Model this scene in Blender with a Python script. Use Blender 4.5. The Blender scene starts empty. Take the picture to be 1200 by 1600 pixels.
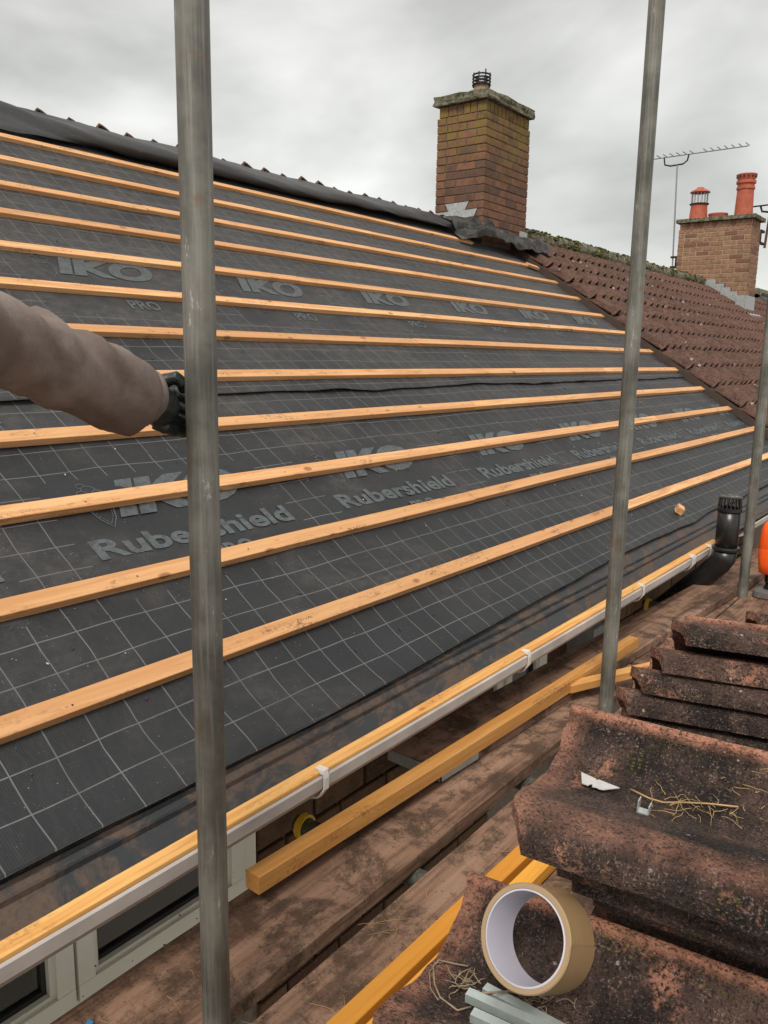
import bpy, bmesh, math, random
import numpy as np
from mathutils import Vector, Matrix, noise
random.seed(7); np.random.seed(7)
S = bpy.context.scene
COL = S.collection
PI = math.pi

# ------------------------------------------------------------------ camera, sky, sun, exposure
def cam_axes(yaw, pit, rol):
    cy, sy = math.cos(yaw), math.sin(yaw)
    F = Vector((sy*math.cos(pit), cy*math.cos(pit), -math.sin(pit)))
    R = Vector((cy, -sy, 0)); D = F.cross(R)
    c, s = math.cos(rol), math.sin(rol)
    return c*R+s*D, -s*R+c*D, F
RGT, DWN, FWD = cam_axes(0.92319, 0.18934, -0.01747)
cd = bpy.data.cameras.new('camera'); cam = bpy.data.objects.new('camera', cd); COL.objects.link(cam)
cd.sensor_fit = 'VERTICAL'; cd.sensor_height = 24.0; cd.sensor_width = 18.0
cd.lens = 1283.3/1600*24; cd.clip_start = 0.02; cd.clip_end = 2000
cam.matrix_world = Matrix(((RGT.x, -DWN.x, -FWD.x, 0), (RGT.y, -DWN.y, -FWD.y, 0), (RGT.z, -DWN.z, -FWD.z, 0), (0, 0, 0, 1)))
S.camera = cam
S.render.resolution_x, S.render.resolution_y = 768, 1024
SUN_EL, SUN_AZ = math.radians(52), math.radians(248)      # soft light from high behind the camera
W = bpy.data.worlds.new('World'); S.world = W; W.use_nodes = True
wt = W.node_tree; wt.nodes.clear()
wo = wt.nodes.new('ShaderNodeOutputWorld'); bg = wt.nodes.new('ShaderNodeBackground'); bg.inputs['Strength'].default_value = 0.1
sky = wt.nodes.new('ShaderNodeTexSky'); sky.sky_type = 'NISHITA'; sky.sun_disc = False
sky.sun_elevation = SUN_EL; sky.sun_rotation = SUN_AZ
tc = wt.nodes.new('ShaderNodeTexCoord')
mp = wt.nodes.new('ShaderNodeMapping'); mp.inputs['Scale'].default_value = (1.0, 1.0, 2.2); mp.inputs['Location'].default_value = (3.1, 1.7, .4)
n1 = wt.nodes.new('ShaderNodeTexNoise'); n1.inputs['Scale'].default_value = 2.1; n1.inputs['Detail'].default_value = 5; n1.inputs['Roughness'].default_value = .5
n1.inputs['Distortion'].default_value = .35
cr = wt.nodes.new('ShaderNodeValToRGB')
cr.color_ramp.elements[0].position = .34; cr.color_ramp.elements[0].color = (2.45, 2.45, 2.34, 1)
cr.color_ramp.elements[1].position = .66; cr.color_ramp.elements[1].color = (5.5, 5.5, 5.28, 1)
mx = wt.nodes.new('ShaderNodeMix'); mx.data_type = 'RGBA'; mx.inputs[0].default_value = .96
wt.links.new(tc.outputs['Generated'], mp.inputs['Vector']); wt.links.new(mp.outputs[0], n1.inputs['Vector'])
wt.links.new(n1.outputs['Fac'], cr.inputs[0]); wt.links.new(sky.outputs[0], mx.inputs[6]); wt.links.new(cr.outputs[0], mx.inputs[7])
wt.links.new(mx.outputs[2], bg.inputs['Color']); wt.links.new(bg.outputs[0], wo.inputs['Surface'])
sl = bpy.data.lights.new('sun', 'SUN'); sun = bpy.data.objects.new('sun', sl); COL.objects.link(sun)
sl.energy = 1.5; sl.angle = math.radians(20); sl.color = (1, .95, .87)
sun.location = (0, -5, 30)
dv = Vector((math.sin(SUN_AZ)*math.cos(SUN_EL), math.cos(SUN_AZ)*math.cos(SUN_EL), math.sin(SUN_EL)))
sun.rotation_euler = dv.to_track_quat('Z', 'Y').to_euler()
vs = S.view_settings; vs.view_transform = 'Standard'; vs.look = 'None'; vs.exposure = 1.05; vs.gamma = 1; vs.use_curve_mapping = False
S.render.engine = 'CYCLES'

# ------------------------------------------------------------------ object helpers
def tag(o, label=None, cat=None, group=None, kind=None):
    if label: o['label'] = label
    if cat: o['category'] = cat
    if group: o['group'] = group
    if kind: o['kind'] = kind
    return o
def link(name, me, parent=None, mat=None, M=None):
    o = bpy.data.objects.new(name, me); COL.objects.link(o)
    if mat is not None and me is not None and not me.materials: me.materials.append(mat)
    if parent is not None: o.parent = parent
    if M is not None: o.matrix_local = M
    return o
def empty(name, loc=(0, 0, 0), parent=None):
    o = bpy.data.objects.new(name, None); COL.objects.link(o); o.location = loc; o.empty_display_size = .1
    if parent is not None: o.parent = parent
    return o
def mesh(name, v, f, smooth=False, uv=None):
    me = bpy.data.meshes.new(name); me.from_pydata([tuple(map(float, p)) for p in v], [], [tuple(map(int, q)) for q in f]); me.update()
    if smooth: me.polygons.foreach_set('use_smooth', [True]*len(me.polygons))
    if uv is not None:
        l = me.uv_layers.new(name='UVMap')
        idx = np.empty(len(me.loops), dtype=np.int32); me.loops.foreach_get('vertex_index', idx)
        l.data.foreach_set('uv', np.asarray(uv, dtype=np.float32)[idx].ravel())
    return me
class MB:
    """collects shapes into one mesh"""
    def __init__(s): s.v = []; s.f = []
    def add(s, v, f):
        b = len(s.v); s.v += [tuple(p) for p in v]; s.f += [tuple(i+b for i in q) for q in f]; return s
    def box(s, x0, x1, y0, y1, z0, z1, M=None):
        v = [Vector(p) for p in ((x0,y0,z0),(x1,y0,z0),(x1,y1,z0),(x0,y1,z0),(x0,y0,z1),(x1,y0,z1),(x1,y1,z1),(x0,y1,z1))]
        if M is not None: v = [M @ p for p in v]
        return s.add(v, ((0,3,2,1),(4,5,6,7),(0,1,5,4),(1,2,6,5),(2,3,7,6),(3,0,4,7)))
    def tube(s, pts, r, n=10, cap=True):
        pts = [Vector(p) for p in pts]; m = len(pts); rr = r if hasattr(r, '__len__') else [r]*m
        v = []; f = []; up = None
        for i, p in enumerate(pts):
            d = (pts[min(i+1, m-1)]-pts[max(i-1, 0)]).normalized()
            if up is None:
                a = Vector((0, 0, 1)) if abs(d.z) < .9 else Vector((1, 0, 0)); up = d.cross(a).normalized()
            up = (up-d*up.dot(d)).normalized(); w = d.cross(up)
            for k in range(n):
                t = 2*PI*k/n; v.append(p+(up*math.cos(t)+w*math.sin(t))*rr[i])
        for i in range(m-1):
            for k in range(n):
                f.append((i*n+k, i*n+(k+1) % n, (i+1)*n+(k+1) % n, (i+1)*n+k))
        if cap: f += [tuple(range(n))[::-1], tuple((m-1)*n+k for k in range(n))]
        return s.add(v, f)
    def lathe(s, prof, n=24, c=(0, 0, 0)):
        v = []; f = []; m = len(prof)
        for r, z in prof:
            for k in range(n):
                t = 2*PI*k/n; v.append((c[0]+r*math.cos(t), c[1]+r*math.sin(t), c[2]+z))
        for i in range(m-1):
            for k in range(n): f.append((i*n+k, i*n+(k+1) % n, (i+1)*n+(k+1) % n, (i+1)*n+k))
        return s.add(v, f)
    def extrude_x(s, prof, x0, x1, seg=1, closed=True):
        n = len(prof); v = []; f = []
        for i in range(seg+1):
            x = x0+(x1-x0)*i/seg
            for y, z in prof: v.append((x, y, z))
        for i in range(seg):
            for k in range(n if closed else n-1):
                a = i*n+k; b = i*n+(k+1) % n; f.append((a, a+n, b+n, b))
        if closed: f += [tuple(range(n)), tuple(seg*n+k for k in range(n))[::-1]]
        return s.add(v, f)
    def build(s, name, mat, parent=None, smooth=False, M=None, autosmooth=None):
        me = mesh(name, s.v, s.f, smooth); me.materials.append(mat)
        if autosmooth is not None: me.shade_smooth() if hasattr(me, 'shade_smooth') else None
        return link(name, me, parent, None, M)
def bevel_mesh(me, w, seg=1):
    bm = bmesh.new(); bm.from_mesh(me)
    bmesh.ops.bevel(bm, geom=bm.edges[:], offset=w, segments=seg, affect='EDGES', profile=.5)
    bm.to_mesh(me); bm.free(); return me
def boxmesh(name, x0, x1, y0, y1, z0, z1, bev=0, mat=None):
    b = MB().box(x0, x1, y0, y1, z0, z1); me = mesh(name, b.v, b.f)
    if bev: bevel_mesh(me, bev)
    if mat is not None: me.materials.append(mat)
    return me
def fix_normals(o):
    bm = bmesh.new(); bm.from_mesh(o.data); bmesh.ops.recalc_face_normals(bm, faces=bm.faces[:]); bm.to_mesh(o.data); bm.free(); return o
def smooth_by_angle(o, deg=35):
    me = o.data; bm = bmesh.new(); bm.from_mesh(me)
    for f in bm.faces: f.smooth = True
    for e in bm.edges: e.smooth = (len(e.link_faces) == 2 and e.calc_face_angle(0) < math.radians(deg))
    bm.to_mesh(me); bm.free(); return o
def nz(x, y, z=0): return noise.noise(Vector((x, y, z)))
def basis(o, ex, ey, ez): return Matrix(((ex[0], ey[0], ez[0], o[0]), (ex[1], ey[1], ez[1], o[1]), (ex[2], ey[2], ez[2], o[2]), (0, 0, 0, 1)))

# ------------------------------------------------------------------ material helpers
class NT:
    def __init__(s, name):
        s.m = bpy.data.materials.new(name); s.m.use_nodes = True; s.t = s.m.node_tree; s.N = s.t.nodes; s.L = s.t.links
        s.b = s.N['Principled BSDF']; s.out = s.N['Material Output']; s._tc = None
    def tc(s, k='Object'):
        if s._tc is None: s._tc = s.N.new('ShaderNodeTexCoord')
        return s._tc.outputs[k]
    def put(s, sock, v):
        if v is None: return
        if hasattr(v, 'is_output') or isinstance(v, bpy.types.NodeSocket): s.L.new(v, sock)
        else:
            if sock.type == 'RGBA' and len(v) == 3: v = (*v, 1)
            sock.default_value = v
    def mapping(s, vec, sc=(1, 1, 1), loc=None, rot=None):
        n = s.N.new('ShaderNodeMapping'); s.L.new(vec, n.inputs['Vector']); n.inputs['Scale'].default_value = sc
        if loc is not None: s.put(n.inputs['Location'], loc)
        if rot is not None: n.inputs['Rotation'].default_value = rot
        return n.outputs[0]
    def noise(s, vec, scale, det=4, rough=.55, dist=0, col=False):
        n = s.N.new('ShaderNodeTexNoise'); s.L.new(vec, n.inputs['Vector']); n.inputs['Scale'].default_value = scale
        n.inputs['Detail'].default_value = det; n.inputs['Roughness'].default_value = rough; n.inputs['Distortion'].default_value = dist
        return n.outputs['Color' if col else 'Fac']
    def voro(s, vec, scale, feat='F1', out='Distance', rnd=1):
        n = s.N.new('ShaderNodeTexVoronoi'); s.L.new(vec, n.inputs['Vector']); n.inputs['Scale'].default_value = scale; n.feature = feat
        n.inputs['Randomness'].default_value = rnd
        return n.outputs[out]
    def math(s, op, a, b=None, c=None, clamp=False):
        n = s.N.new('ShaderNodeMath'); n.operation = op; n.use_clamp = clamp
        s.put(n.inputs[0], a)
        if b is not None: s.put(n.inputs[1], b)
        if c is not None: s.put(n.inputs[2], c)
        return n.outputs[0]
    def ss(s, v, lo, hi, a=0., b=1.):
        n = s.N.new('ShaderNodeMapRange'); n.interpolation_type = 'SMOOTHSTEP'; s.put(n.inputs[0], v)
        n.inputs[1].default_value = lo; n.inputs[2].default_value = hi; n.inputs[3].default_value = a; n.inputs[4].default_value = b
        return n.outputs[0]
    def lin(s, v, lo, hi, a=0., b=1.):
        n = s.N.new('ShaderNodeMapRange'); s.put(n.inputs[0], v)
        n.inputs[1].default_value = lo; n.inputs[2].default_value = hi; n.inputs[3].default_value = a; n.inputs[4].default_value = b
        return n.outputs[0]
    def mix(s, f, a, b, blend='MIX'):
        n = s.N.new('ShaderNodeMix'); n.data_type = 'RGBA'; n.blend_type = blend
        s.put(n.inputs[0], f); s.put(n.inputs[6], a); s.put(n.inputs[7], b); return n.outputs[2]
    def sep(s, v):
        n = s.N.new('ShaderNodeSeparateXYZ'); s.L.new(v, n.inputs[0]); return n.outputs
    def comb(s, x=0., y=0., z=0.):
        n = s.N.new('ShaderNodeCombineXYZ'); s.put(n.inputs[0], x); s.put(n.inputs[1], y); s.put(n.inputs[2], z); return n.outputs[0]
    def vadd(s, a, b):
        n = s.N.new('ShaderNodeVectorMath'); n.operation = 'ADD'; s.put(n.inputs[0], a); s.put(n.inputs[1], b); return n.outputs[0]
    def rnd(s): 
        n = s.N.new('ShaderNodeObjectInfo'); return n.outputs['Random']
    def geo(s, k): 
        n = s.N.new('ShaderNodeNewGeometry'); return n.outputs[k]
    def bump(s, h, strength=.3, dist=.01):
        n = s.N.new('ShaderNodeBump'); n.inputs['Strength'].default_value = strength; n.inputs['Distance'].default_value = dist
        s.L.new(h, n.inputs['Height']); s.L.new(n.outputs[0], s.b.inputs['Normal'])
    def done(s, col=None, rough=None, metal=None, spec=None):
        s.put(s.b.inputs['Base Color'], col); s.put(s.b.inputs['Roughness'], rough)
        if metal is not None: s.put(s.b.inputs['Metallic'], metal)
        if spec is not None: s.put(s.b.inputs['Specular IOR Level'], spec)
        return s.m
def plain(name, c, rough=.6, metal=0., var=.12, scale=30, bump=.15):
    t = NT(name); v = t.noise(t.tc(), scale, 5)
    col = t.mix(t.lin(v, .3, .7), tuple(x*(1-var) for x in c), tuple(min(1, x*(1+var)) for x in c))
    if bump: t.bump(v, bump, .004)
    return t.done(col, rough, metal)

def wood_mat(name, light, dark, dirt=.35, end_dark=False):
    t = NT(name); r = t.rnd()
    off = t.comb(t.math('MULTIPLY', r, 37.), t.math('MULTIPLY', r, 11.), t.math('MULTIPLY', r, 5.))
    p = t.vadd(t.tc(), off)
    warp = t.noise(t.mapping(p, (1.2, 6, 6)), 1.5, 3, col=True)
    pw = t.N.new('ShaderNodeVectorMath'); pw.operation = 'MULTIPLY_ADD'; t.L.new(warp, pw.inputs[0]); pw.inputs[1].default_value = (.05, .05, .05); t.L.new(p, pw.inputs[2])
    g1 = t.noise(t.mapping(pw.outputs[0], (1.5, 95, 95)), 1.0, 5, .6)
    g2 = t.noise(t.mapping(pw.outputs[0], (.9, 22, 22)), 1.0, 3, .5, 1.2)
    g = t.math('ADD', t.math('MULTIPLY', g1, .45), t.math('MULTIPLY', g2, .55))
    c = t.mix(t.ss(g, .40, .61), light, dark)
    c = t.mix(t.lin(r, 0, 1, 0., .65), c, tuple(x*.78 for x in dark))
    # knots
    pk_ = t.mapping(p, (7, 13, 13)); kd = t.voro(pk_, 1.0); kc = t.sep(t.voro(pk_, 1.0, 'F1', 'Color'))[0]
    kn = t.math('MULTIPLY', t.ss(kd, .10, .20, 1., 0.), t.math('GREATER_THAN', kc, .74))
    c = t.mix(t.math('MULTIPLY', kn, .75), c, (.20, .075, .02))
    # handling dirt: brown smears and dots
    d1 = t.noise(t.mapping(p, (3, 14, 14)), 1.6, 6, .7); d2 = t.noise(p, 85, 4, .7)
    dm = t.math('MULTIPLY', t.ss(d1, .52, .68), t.ss(d2, .42, .60))
    dots = t.math('MULTIPLY', t.ss(t.noise(p, 170, 2, .5), .70, .78), t.ss(d1, .42, .6))
    dm = t.math('MULTIPLY', t.math('MAXIMUM', dm, dots), dirt, clamp=True)
    c = t.mix(dm, c, (.07, .035, .02))
    t.bump(g1, .22, .003)
    return t.done(c, .62, 0, .35)

def felt_mat():
    t = NT('membrane'); uv = t.tc('UV'); 
    wob = t.noise(t.mapping(uv, (1, 1, 1)), 2.3, 3, .5, col=True)
    w2 = t.N.new('ShaderNodeVectorMath'); w2.operation = 'MULTIPLY_ADD'; t.L.new(wob, w2.inputs[0]); w2.inputs[1].default_value = (.028, .022, 0); t.L.new(uv, w2.inputs[2])
    x, s_, _ = t.sep(w2.outputs[0])
    def line(v, period, off, w):
        q = t.math('ABSOLUTE', t.math('SUBTRACT', t.math('FRACT', t.math('DIVIDE', t.math('SUBTRACT', v, off), period)), .5))
        return t.ss(q, .5-w/period, .5-w*.35/period)
    lw = .0021
    lx = line(x, .1025, .045, lw); ls = line(s_, .0957, .031, lw)
    grid = t.math('MAXIMUM', lx, ls)
    ux, us, _ = t.sep(uv)
    def box(x0, s0, s1):
        fx = t.math('FRACT', t.math('DIVIDE', t.math('SUBTRACT', ux, x0), 1.02))
        inx = t.math('LESS_THAN', fx, .80)
        ins = t.math('MULTIPLY', t.math('GREATER_THAN', us, s0), t.math('LESS_THAN', us, s1))
        return t.math('MULTIPLY', inx, ins)
    bm_ = t.math('MAXIMUM', box(1.215, 1.125, 1.605), box(1.795, 2.535, 3.02))
    grid = t.math('MULTIPLY', grid, t.math('SUBTRACT', 1., bm_))
    worn = t.ss(t.noise(uv, 5, 4, .6), .25, .6, .45, 1.)
    grid = t.math('MULTIPLY', grid, worn)
    # woven diamond embossing
    a = t.math('SINE', t.math('MULTIPLY', t.math('ADD', ux, us), 2*PI/.0115)); b = t.math('SINE', t.math('MULTIPLY', t.math('SUBTRACT', ux, us), 2*PI/.0115))
    emb = t.math('MULTIPLY', a, b)
    c = t.mix(t.lin(t.noise(uv, 2.2, 5, .6), .3, .7), (.0130, .0135, .0155), (.0215, .0220, .0240))
    c = t.mix(t.lin(emb, -1, 1, 0, .22), c, (.046, .046, .048))
    c = t.mix(t.math('MULTIPLY', grid, .8), c, (.165, .17, .175))
    # roof dust and crumbs, thicker high up and at random patches
    pz = t.noise(t.mapping(uv, (1, 1.6, 1)), 1.5, 6, .66, .5)
    upw = t.lin(us, .6, 4.3, -.03, .20)
    patch = t.ss(t.math('ADD', pz, upw), .43, .74)
    film = t.math('MULTIPLY', patch, t.lin(t.noise(t.mapping(uv, (2.5, 4, 1), rot=(0, 0, .5)), 6, 8, .78), .32, .66, 0., .62), clamp=True)
    c = t.mix(film, c, (.10, .091, .084))
    v1 = t.voro(uv, 130); sp = t.math('MULTIPLY', t.ss(v1, .10, .20, 1, 0), t.ss(t.noise(uv, 27, 4, .7), .52, .64))
    sp = t.math('MULTIPLY', sp, t.lin(patch, 0, 1, .22, .9))
    c = t.mix(sp, c, (.40, .35, .30))
    v2 = t.voro(t.vadd(uv, (3.3, 1.7, 0)), 46); sp2 = t.math('MULTIPLY', t.ss(v2, .05, .085, 1, 0), t.ss(t.noise(uv, 9, 3, .6), .5, .6))
    c = t.mix(sp2, c, (.30, .22, .17))
    mud = t.math('MULTIPLY', t.ss(t.noise(uv, 3.4, 6, .7), .63, .75), .5)
    c = t.mix(mud, c, (.075, .047, .036))
    cre = t.noise(t.mapping(uv, (1.2, .8, 1), rot=(0, 0, .35)), 4.5, 4, .6)
    h = t.math('ADD', t.math('MULTIPLY', emb, .05), t.math('MULTIPLY', cre, 4.5))
    t.bump(h, .5, .009)
    return t.done(c, t.lin(pz, .3, .7, .52, .7), 0, .35)

def tile_mat(name, dark, brown, red, worn_amt=1., speck=1., bmp=.9):
    t = NT(name); r = t.rnd()
    p0 = t.tc(); off = t.comb(t.math('MULTIPLY', r, 23.), t.math('MULTIPLY', r, 7.), t.math('MULTIPLY', r, 3.)); p = t.vadd(p0, off)
    n_big = t.noise(p, 9, 6, .68, .4); n_mid = t.noise(p, 34, 6, .72); n_fine = t.noise(p, 260, 3, .7); n_gr = t.noise(p, 400, 2, .6)
    c = t.mix(t.ss(n_big, .35, .68), dark, brown)
    c = t.mix(t.ss(n_mid, .5, .75, 0, .55), c, tuple(x*1.75 for x in brown))
    x, y, z = t.sep(p0)
    # abrasion on raised edges: the standing lip and the crown of the roll
    lip = t.math('MULTIPLY', t.ss(x, .009, .013, 1, 0), 1.)
    crown = t.math('MULTIPLY', t.ss(z, .030, .042), t.ss(x, .1, .15))
    endw = t.ss(y, .008, .03, .55, 0)
    w = t.math('MAXIMUM', t.math('MAXIMUM', lip, t.math('MULTIPLY', crown, .62)), endw)
    w = t.math('MULTIPLY', t.math('MULTIPLY', w, worn_amt), t.ss(n_mid, .30, .62, .25, 1.))
    head = t.ss(t.math('ADD', y, t.math('MULTIPLY', n_mid, .03)), .315, .345)
    w = t.math('MAXIMUM', w, t.math('MULTIPLY', head, .7*worn_amt))
    pk = t.math('MULTIPLY', t.ss(t.noise(p, 13, 6, .75), .55, .68), .8)
    w = t.math('MAXIMUM', w, t.math('MULTIPLY', pk, t.ss(n_fine, .35, .6)), clamp=True)
    c = t.mix(w, c, t.mix(n_mid, red, tuple(min(1, q*1.5) for q in red)))
    # exposed aggregate, pale lichen
    ag = t.math('MULTIPLY', t.ss(n_gr, .575, .625), t.ss(n_mid, .36, .66, .15, 1.)); c = t.mix(t.math('MULTIPLY', ag, .42*speck), c, (.36, .285, .245))
    c = t.mix(t.math('MULTIPLY', t.ss(n_fine, .40, .47, 1, 0), .62), c, tuple(q*.35 for q in dark))
    vs_ = t.voro(p, 75); li = t.math('MULTIPLY', t.ss(vs_, .10, .17, 1, 0), t.ss(t.noise(p, 21, 3, .6), .55, .66))
    c = t.mix(t.math('MULTIPLY', li, .8*speck), c, (.42, .37, .33))
    mo = t.math('MULTIPLY', t.ss(t.noise(t.vadd(p, (5, 5, 5)), 11, 5, .7), .66, .76), t.ss(n_fine, .35, .6))
    c = t.mix(t.math('MULTIPLY', mo, .7), c, (.05, .055, .014))
    t.bump(t.math('ADD', t.math('MULTIPLY', n_fine, .9), t.math('ADD', t.math('MULTIPLY', n_gr, .5), t.math('MULTIPLY', n_mid, .8))), bmp, .007)
    return t.done(c, .9, 0, .25)

def brick_mat(name, c0, c1, c2, lichen=None, zc=0., zw=1.):
    t = NT(name); r = t.rnd(); p = t.geo('Position')
    c = t.mix(t.lin(r, 0, 1), c0, c1); c = t.mix(t.math('GREATER_THAN', t.math('FRACT', t.math('MULTIPLY', r, 7.3)), .72), c, c2)
    n = t.noise(p, 16, 6, .7); c = t.mix(t.ss(n, .4, .7, 0, .6), c, tuple(q*.45 for q in c0))
    sp = t.ss(t.noise(p, 90, 3, .7), .55, .72); c = t.mix(t.math('MULTIPLY', sp, .3), c, (.33, .24, .18))
    if lichen:
        _, _, z = t.sep(p); g = t.ss(t.math('ADD', z, t.math('MULTIPLY', t.noise(p, 3.2, 5, .65), .9)), zc, zc+zw)
        l = t.math('MULTIPLY', g, t.ss(t.noise(p, 9, 7, .78), .40, .58)); c = t.mix(t.math('MULTIPLY', l, .8), c, t.mix(t.noise(p, 30, 4, .7), lichen, (.14, .11, .035)))
    t.bump(n, .5, .006)
    return t.done(c, .9, 0, .2)

def board_mat():
    t = NT('scaffold board wood'); r = t.rnd(); off = t.comb(t.math('MULTIPLY', r, 19.), t.math('MULTIPLY', r, 7.), 0.); p = t.vadd(t.tc(), off)
    g1 = t.noise(t.mapping(p, (2.2, 60, 60)), 1., 6, .65, .6); g2 = t.noise(t.mapping(p, (1.1, 9, 9)), 1., 4, .6)
    c = t.mix(t.ss(g1, .35, .65), (.078, .042, .026), (.215, .120, .077))
    c = t.mix(t.ss(g2, .38, .66, 0, .75), c, (.33, .20, .138))
    soil = t.noise(p, 6, 9, .78, .3); c = t.mix(t.math('MULTIPLY', t.ss(soil, .46, .60), .88), c, (.058, .035, .022))
    cr_ = t.math('MULTIPLY', t.ss(t.noise(p, 150, 4, .75), .55, .63), t.ss(soil, .38, .56)); c = t.mix(t.math('MULTIPLY', cr_, .7), c, (.03, .018, .012))
    pale = t.math('MULTIPLY', t.ss(t.noise(p, 210, 3, .7), .66, .74), .35); c = t.mix(pale, c, (.42, .33, .26))
    t.bump(t.math('ADD', g1, t.math('MULTIPLY', t.noise(p, 130, 3, .7), .5)), .6, .005)
    return t.done(c, .88, 0, .25)

def galv_mat():
    t = NT('galvanised steel'); p = t.tc(); 
    st = t.noise(t.mapping(p, (1, 1, .03)), 150, 5, .65); st2 = t.noise(t.mapping(p, (1, 1, .12)), 60, 4, .6); bl = t.noise(p, 5, 5, .65)
    c = t.mix(t.ss(bl, .35, .68), (.080, .078, .066), (.195, .188, .162))
    c = t.mix(t.ss(st, .45, .7, 0, .55), c, (.27, .265, .235)); c = t.mix(t.ss(st2, .5, .75, 0, .6), c, (.075, .080, .068))
    sc = t.math('MULTIPLY', t.ss(t.noise(t.mapping(p, (1, 1, .3)), 48, 6, .8), .58, .68), t.ss(t.noise(p, 5, 3, .5), .50, .60))
    c = t.mix(t.math('MULTIPLY', sc, .75), c, (.55, .54, .48))
    ru = t.math('MULTIPLY', t.ss(t.noise(p, 9, 6, .75), .56, .7), .55); c = t.mix(ru, c, (.16, .085, .045))
    t.bump(st, .15, .002)
    return t.done(c, t.lin(bl, .3, .7, .42, .6), .25, .4)

MAT = {}
MAT['felt'] = felt_mat()
MAT['batten'] = wood_mat('batten softwood', (.77, .44, .21), (.57, .275, .11), .7)
MAT['timber'] = wood_mat('treated timber', (.80, .46, .16), (.60, .27, .065), .4)
MAT['brown_timber'] = wood_mat('orange brown timber', (.72, .39, .13), (.52, .23, .055), .55)
MAT['yellow_timber'] = wood_mat('yellow treated timber', (.72, .34, .045), (.60, .235, .02), .12)
MAT['board'] = board_mat()
MAT['galv'] = galv_mat()
MAT['tile'] = tile_mat('weathered concrete tile', (.015, .011, .0095), (.100, .061, .047), (.37, .165, .105), 1., 1.1)
MAT['roof_tile'] = tile_mat('brown roof tile', (.036, .019, .014), (.105, .052, .038), (.19, .10, .075), .3, .8, .12)
MAT['brick'] = brick_mat('sooty red brick', (.155, .080, .052), (.215, .105, .062), (.115, .066, .048), (.225, .160, .030), 2.14, .6)
MAT['tan_brick'] = brick_mat('tan brick', (.25, .135, .082), (.30, .175, .11), (.18, .088, .058))
MAT['wall_brick'] = brick_mat('house wall brick', (.085, .046, .027), (.12, .068, .036), (.065, .032, .02))
MAT['mortar'] = plain('mortar', (.145, .115, .09), .95, 0, .3, 60)
MAT['pale_mortar'] = plain('pale mortar', (.36, .30, .23), .95, 0, .2, 60)
MAT['dark_mortar'] = plain('sooty mortar', (.085, .066, .05), .95, 0, .3, 60)
MAT['black_plastic'] = plain('black plastic pipe', (.012, .012, .013), .32, 0, .2, 20, .02)
MAT['upvc'] = plain('grimy white gutter plastic', (.43, .39, .365), .5, 0, .2, 8, .03)
MAT['clip'] = plain('translucent white plastic', (.62, .58, .54), .4, 0, .08, 30, .05)
MAT['frame'] = plain('white window plastic', (.66, .65, .58), .5, 0, .06, 6, .02)
MAT['gasket'] = plain('black rubber gasket', (.012, .012, .012), .5)
MAT['curtain'] = plain('grey green curtain', (.66, .76, .70), .9, 0, .15, 12)
MAT['dark_room'] = plain('dim room', (.035, .04, .035), .9)
MAT['lead'] = plain('lead flashing', (.36, .37, .37), .5, .35, .25, 40)
MAT['clay'] = plain('red clay pot', (.36, .085, .045), .75, 0, .2, 14, .1)
MAT['buff_clay'] = plain('buff clay pot', (.30, .19, .12), .8, 0, .25, 30, .2)
MAT['dark_metal'] = plain('blackened steel', (.02, .018, .017), .5, .5)
MAT['wire'] = plain('grey wire', (.28, .28, .27), .4, .6)
MAT['alu'] = plain('weathered aluminium', (.25, .25, .25), .45, .5)
MAT['yellow_cap'] = plain('yellow plastic cap', (.60, .36, .02), .5)
MAT['orange'] = plain('orange plastic', (.85, .10, .012), .38, 0, .05, 20, .02)
MAT['blue'] = plain('blue plastic', (.05, .22, .42), .4)
MAT['glove'] = plain('black green rubber glove', (.014, .019, .018), .42, 0, .4, 90, .5)
MAT['zinc'] = plain('zinc plated steel', (.50, .56, .54), .38, .55, .1, 60, .04)
MAT['steel'] = plain('bright blade steel', (.72, .71, .68), .4, .5, .1, 60, .05)
MAT['straw'] = plain('dry straw', (.42, .27, .12), .85, 0, .3, 40)
MAT['lint'] = plain('dusty fibre', (.25, .19, .12), .95, 0, .35, 120)
MAT['chip_pale'] = plain('pale wood chip', (.62, .50, .36), .8)
MAT['chip_dark'] = plain('dark crumb', (.06, .04, .03), .9)
MAT['slate'] = plain('dark slate', (.06, .062, .068), .75, 0, .2, 3)
MAT['print'] = None
t = NT('grey blue print'); uv = t.tc('UV')
e1 = t.math('MULTIPLY', t.math('SINE', t.math('MULTIPLY', t.math('ADD', t.sep(uv)[0], t.sep(uv)[1]), 2*PI/.0115)), t.math('SINE', t.math('MULTIPLY', t.math('SUBTRACT', t.sep(uv)[0], t.sep(uv)[1]), 2*PI/.0115)))
c = t.mix(t.lin(e1, -1, 1), (.064, .080, .087), (.108, .130, .140)); c = t.mix(t.math('MULTIPLY', t.ss(t.noise(uv, 45, 6, .8), .44, .60), .8), c, (.040, .042, .043))
us_ = t.sep(uv)[1]; c = t.mix(t.math('MULTIPLY', t.ss(t.noise(t.mapping(uv, (2, 7, 1)), 4, 6, .75), .36, .62), t.lin(us_, 1.2, 2.9, .3, .65)), c, (.075, .070, .066))
MAT['print'] = t.done(c, .6, 0, .35)
t = NT('grimy black tray'); p = t.tc(); d = t.noise(t.mapping(p, (1, 1.6, 1.6)), 7.5, 8, .74, .5); d2 = t.noise(p, 70, 5, .75)
m_ = t.math('MULTIPLY', t.ss(d, .44, .58), t.ss(d2, .3, .55, .4, 1.)); c = t.mix(m_, (.034, .0365, .0400), (.105, .073, .056)); c = t.mix(t.math('MULTIPLY', t.ss(d2, .62, .72), t.ss(d, .45, .6)), c, (.17, .12, .08))
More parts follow.
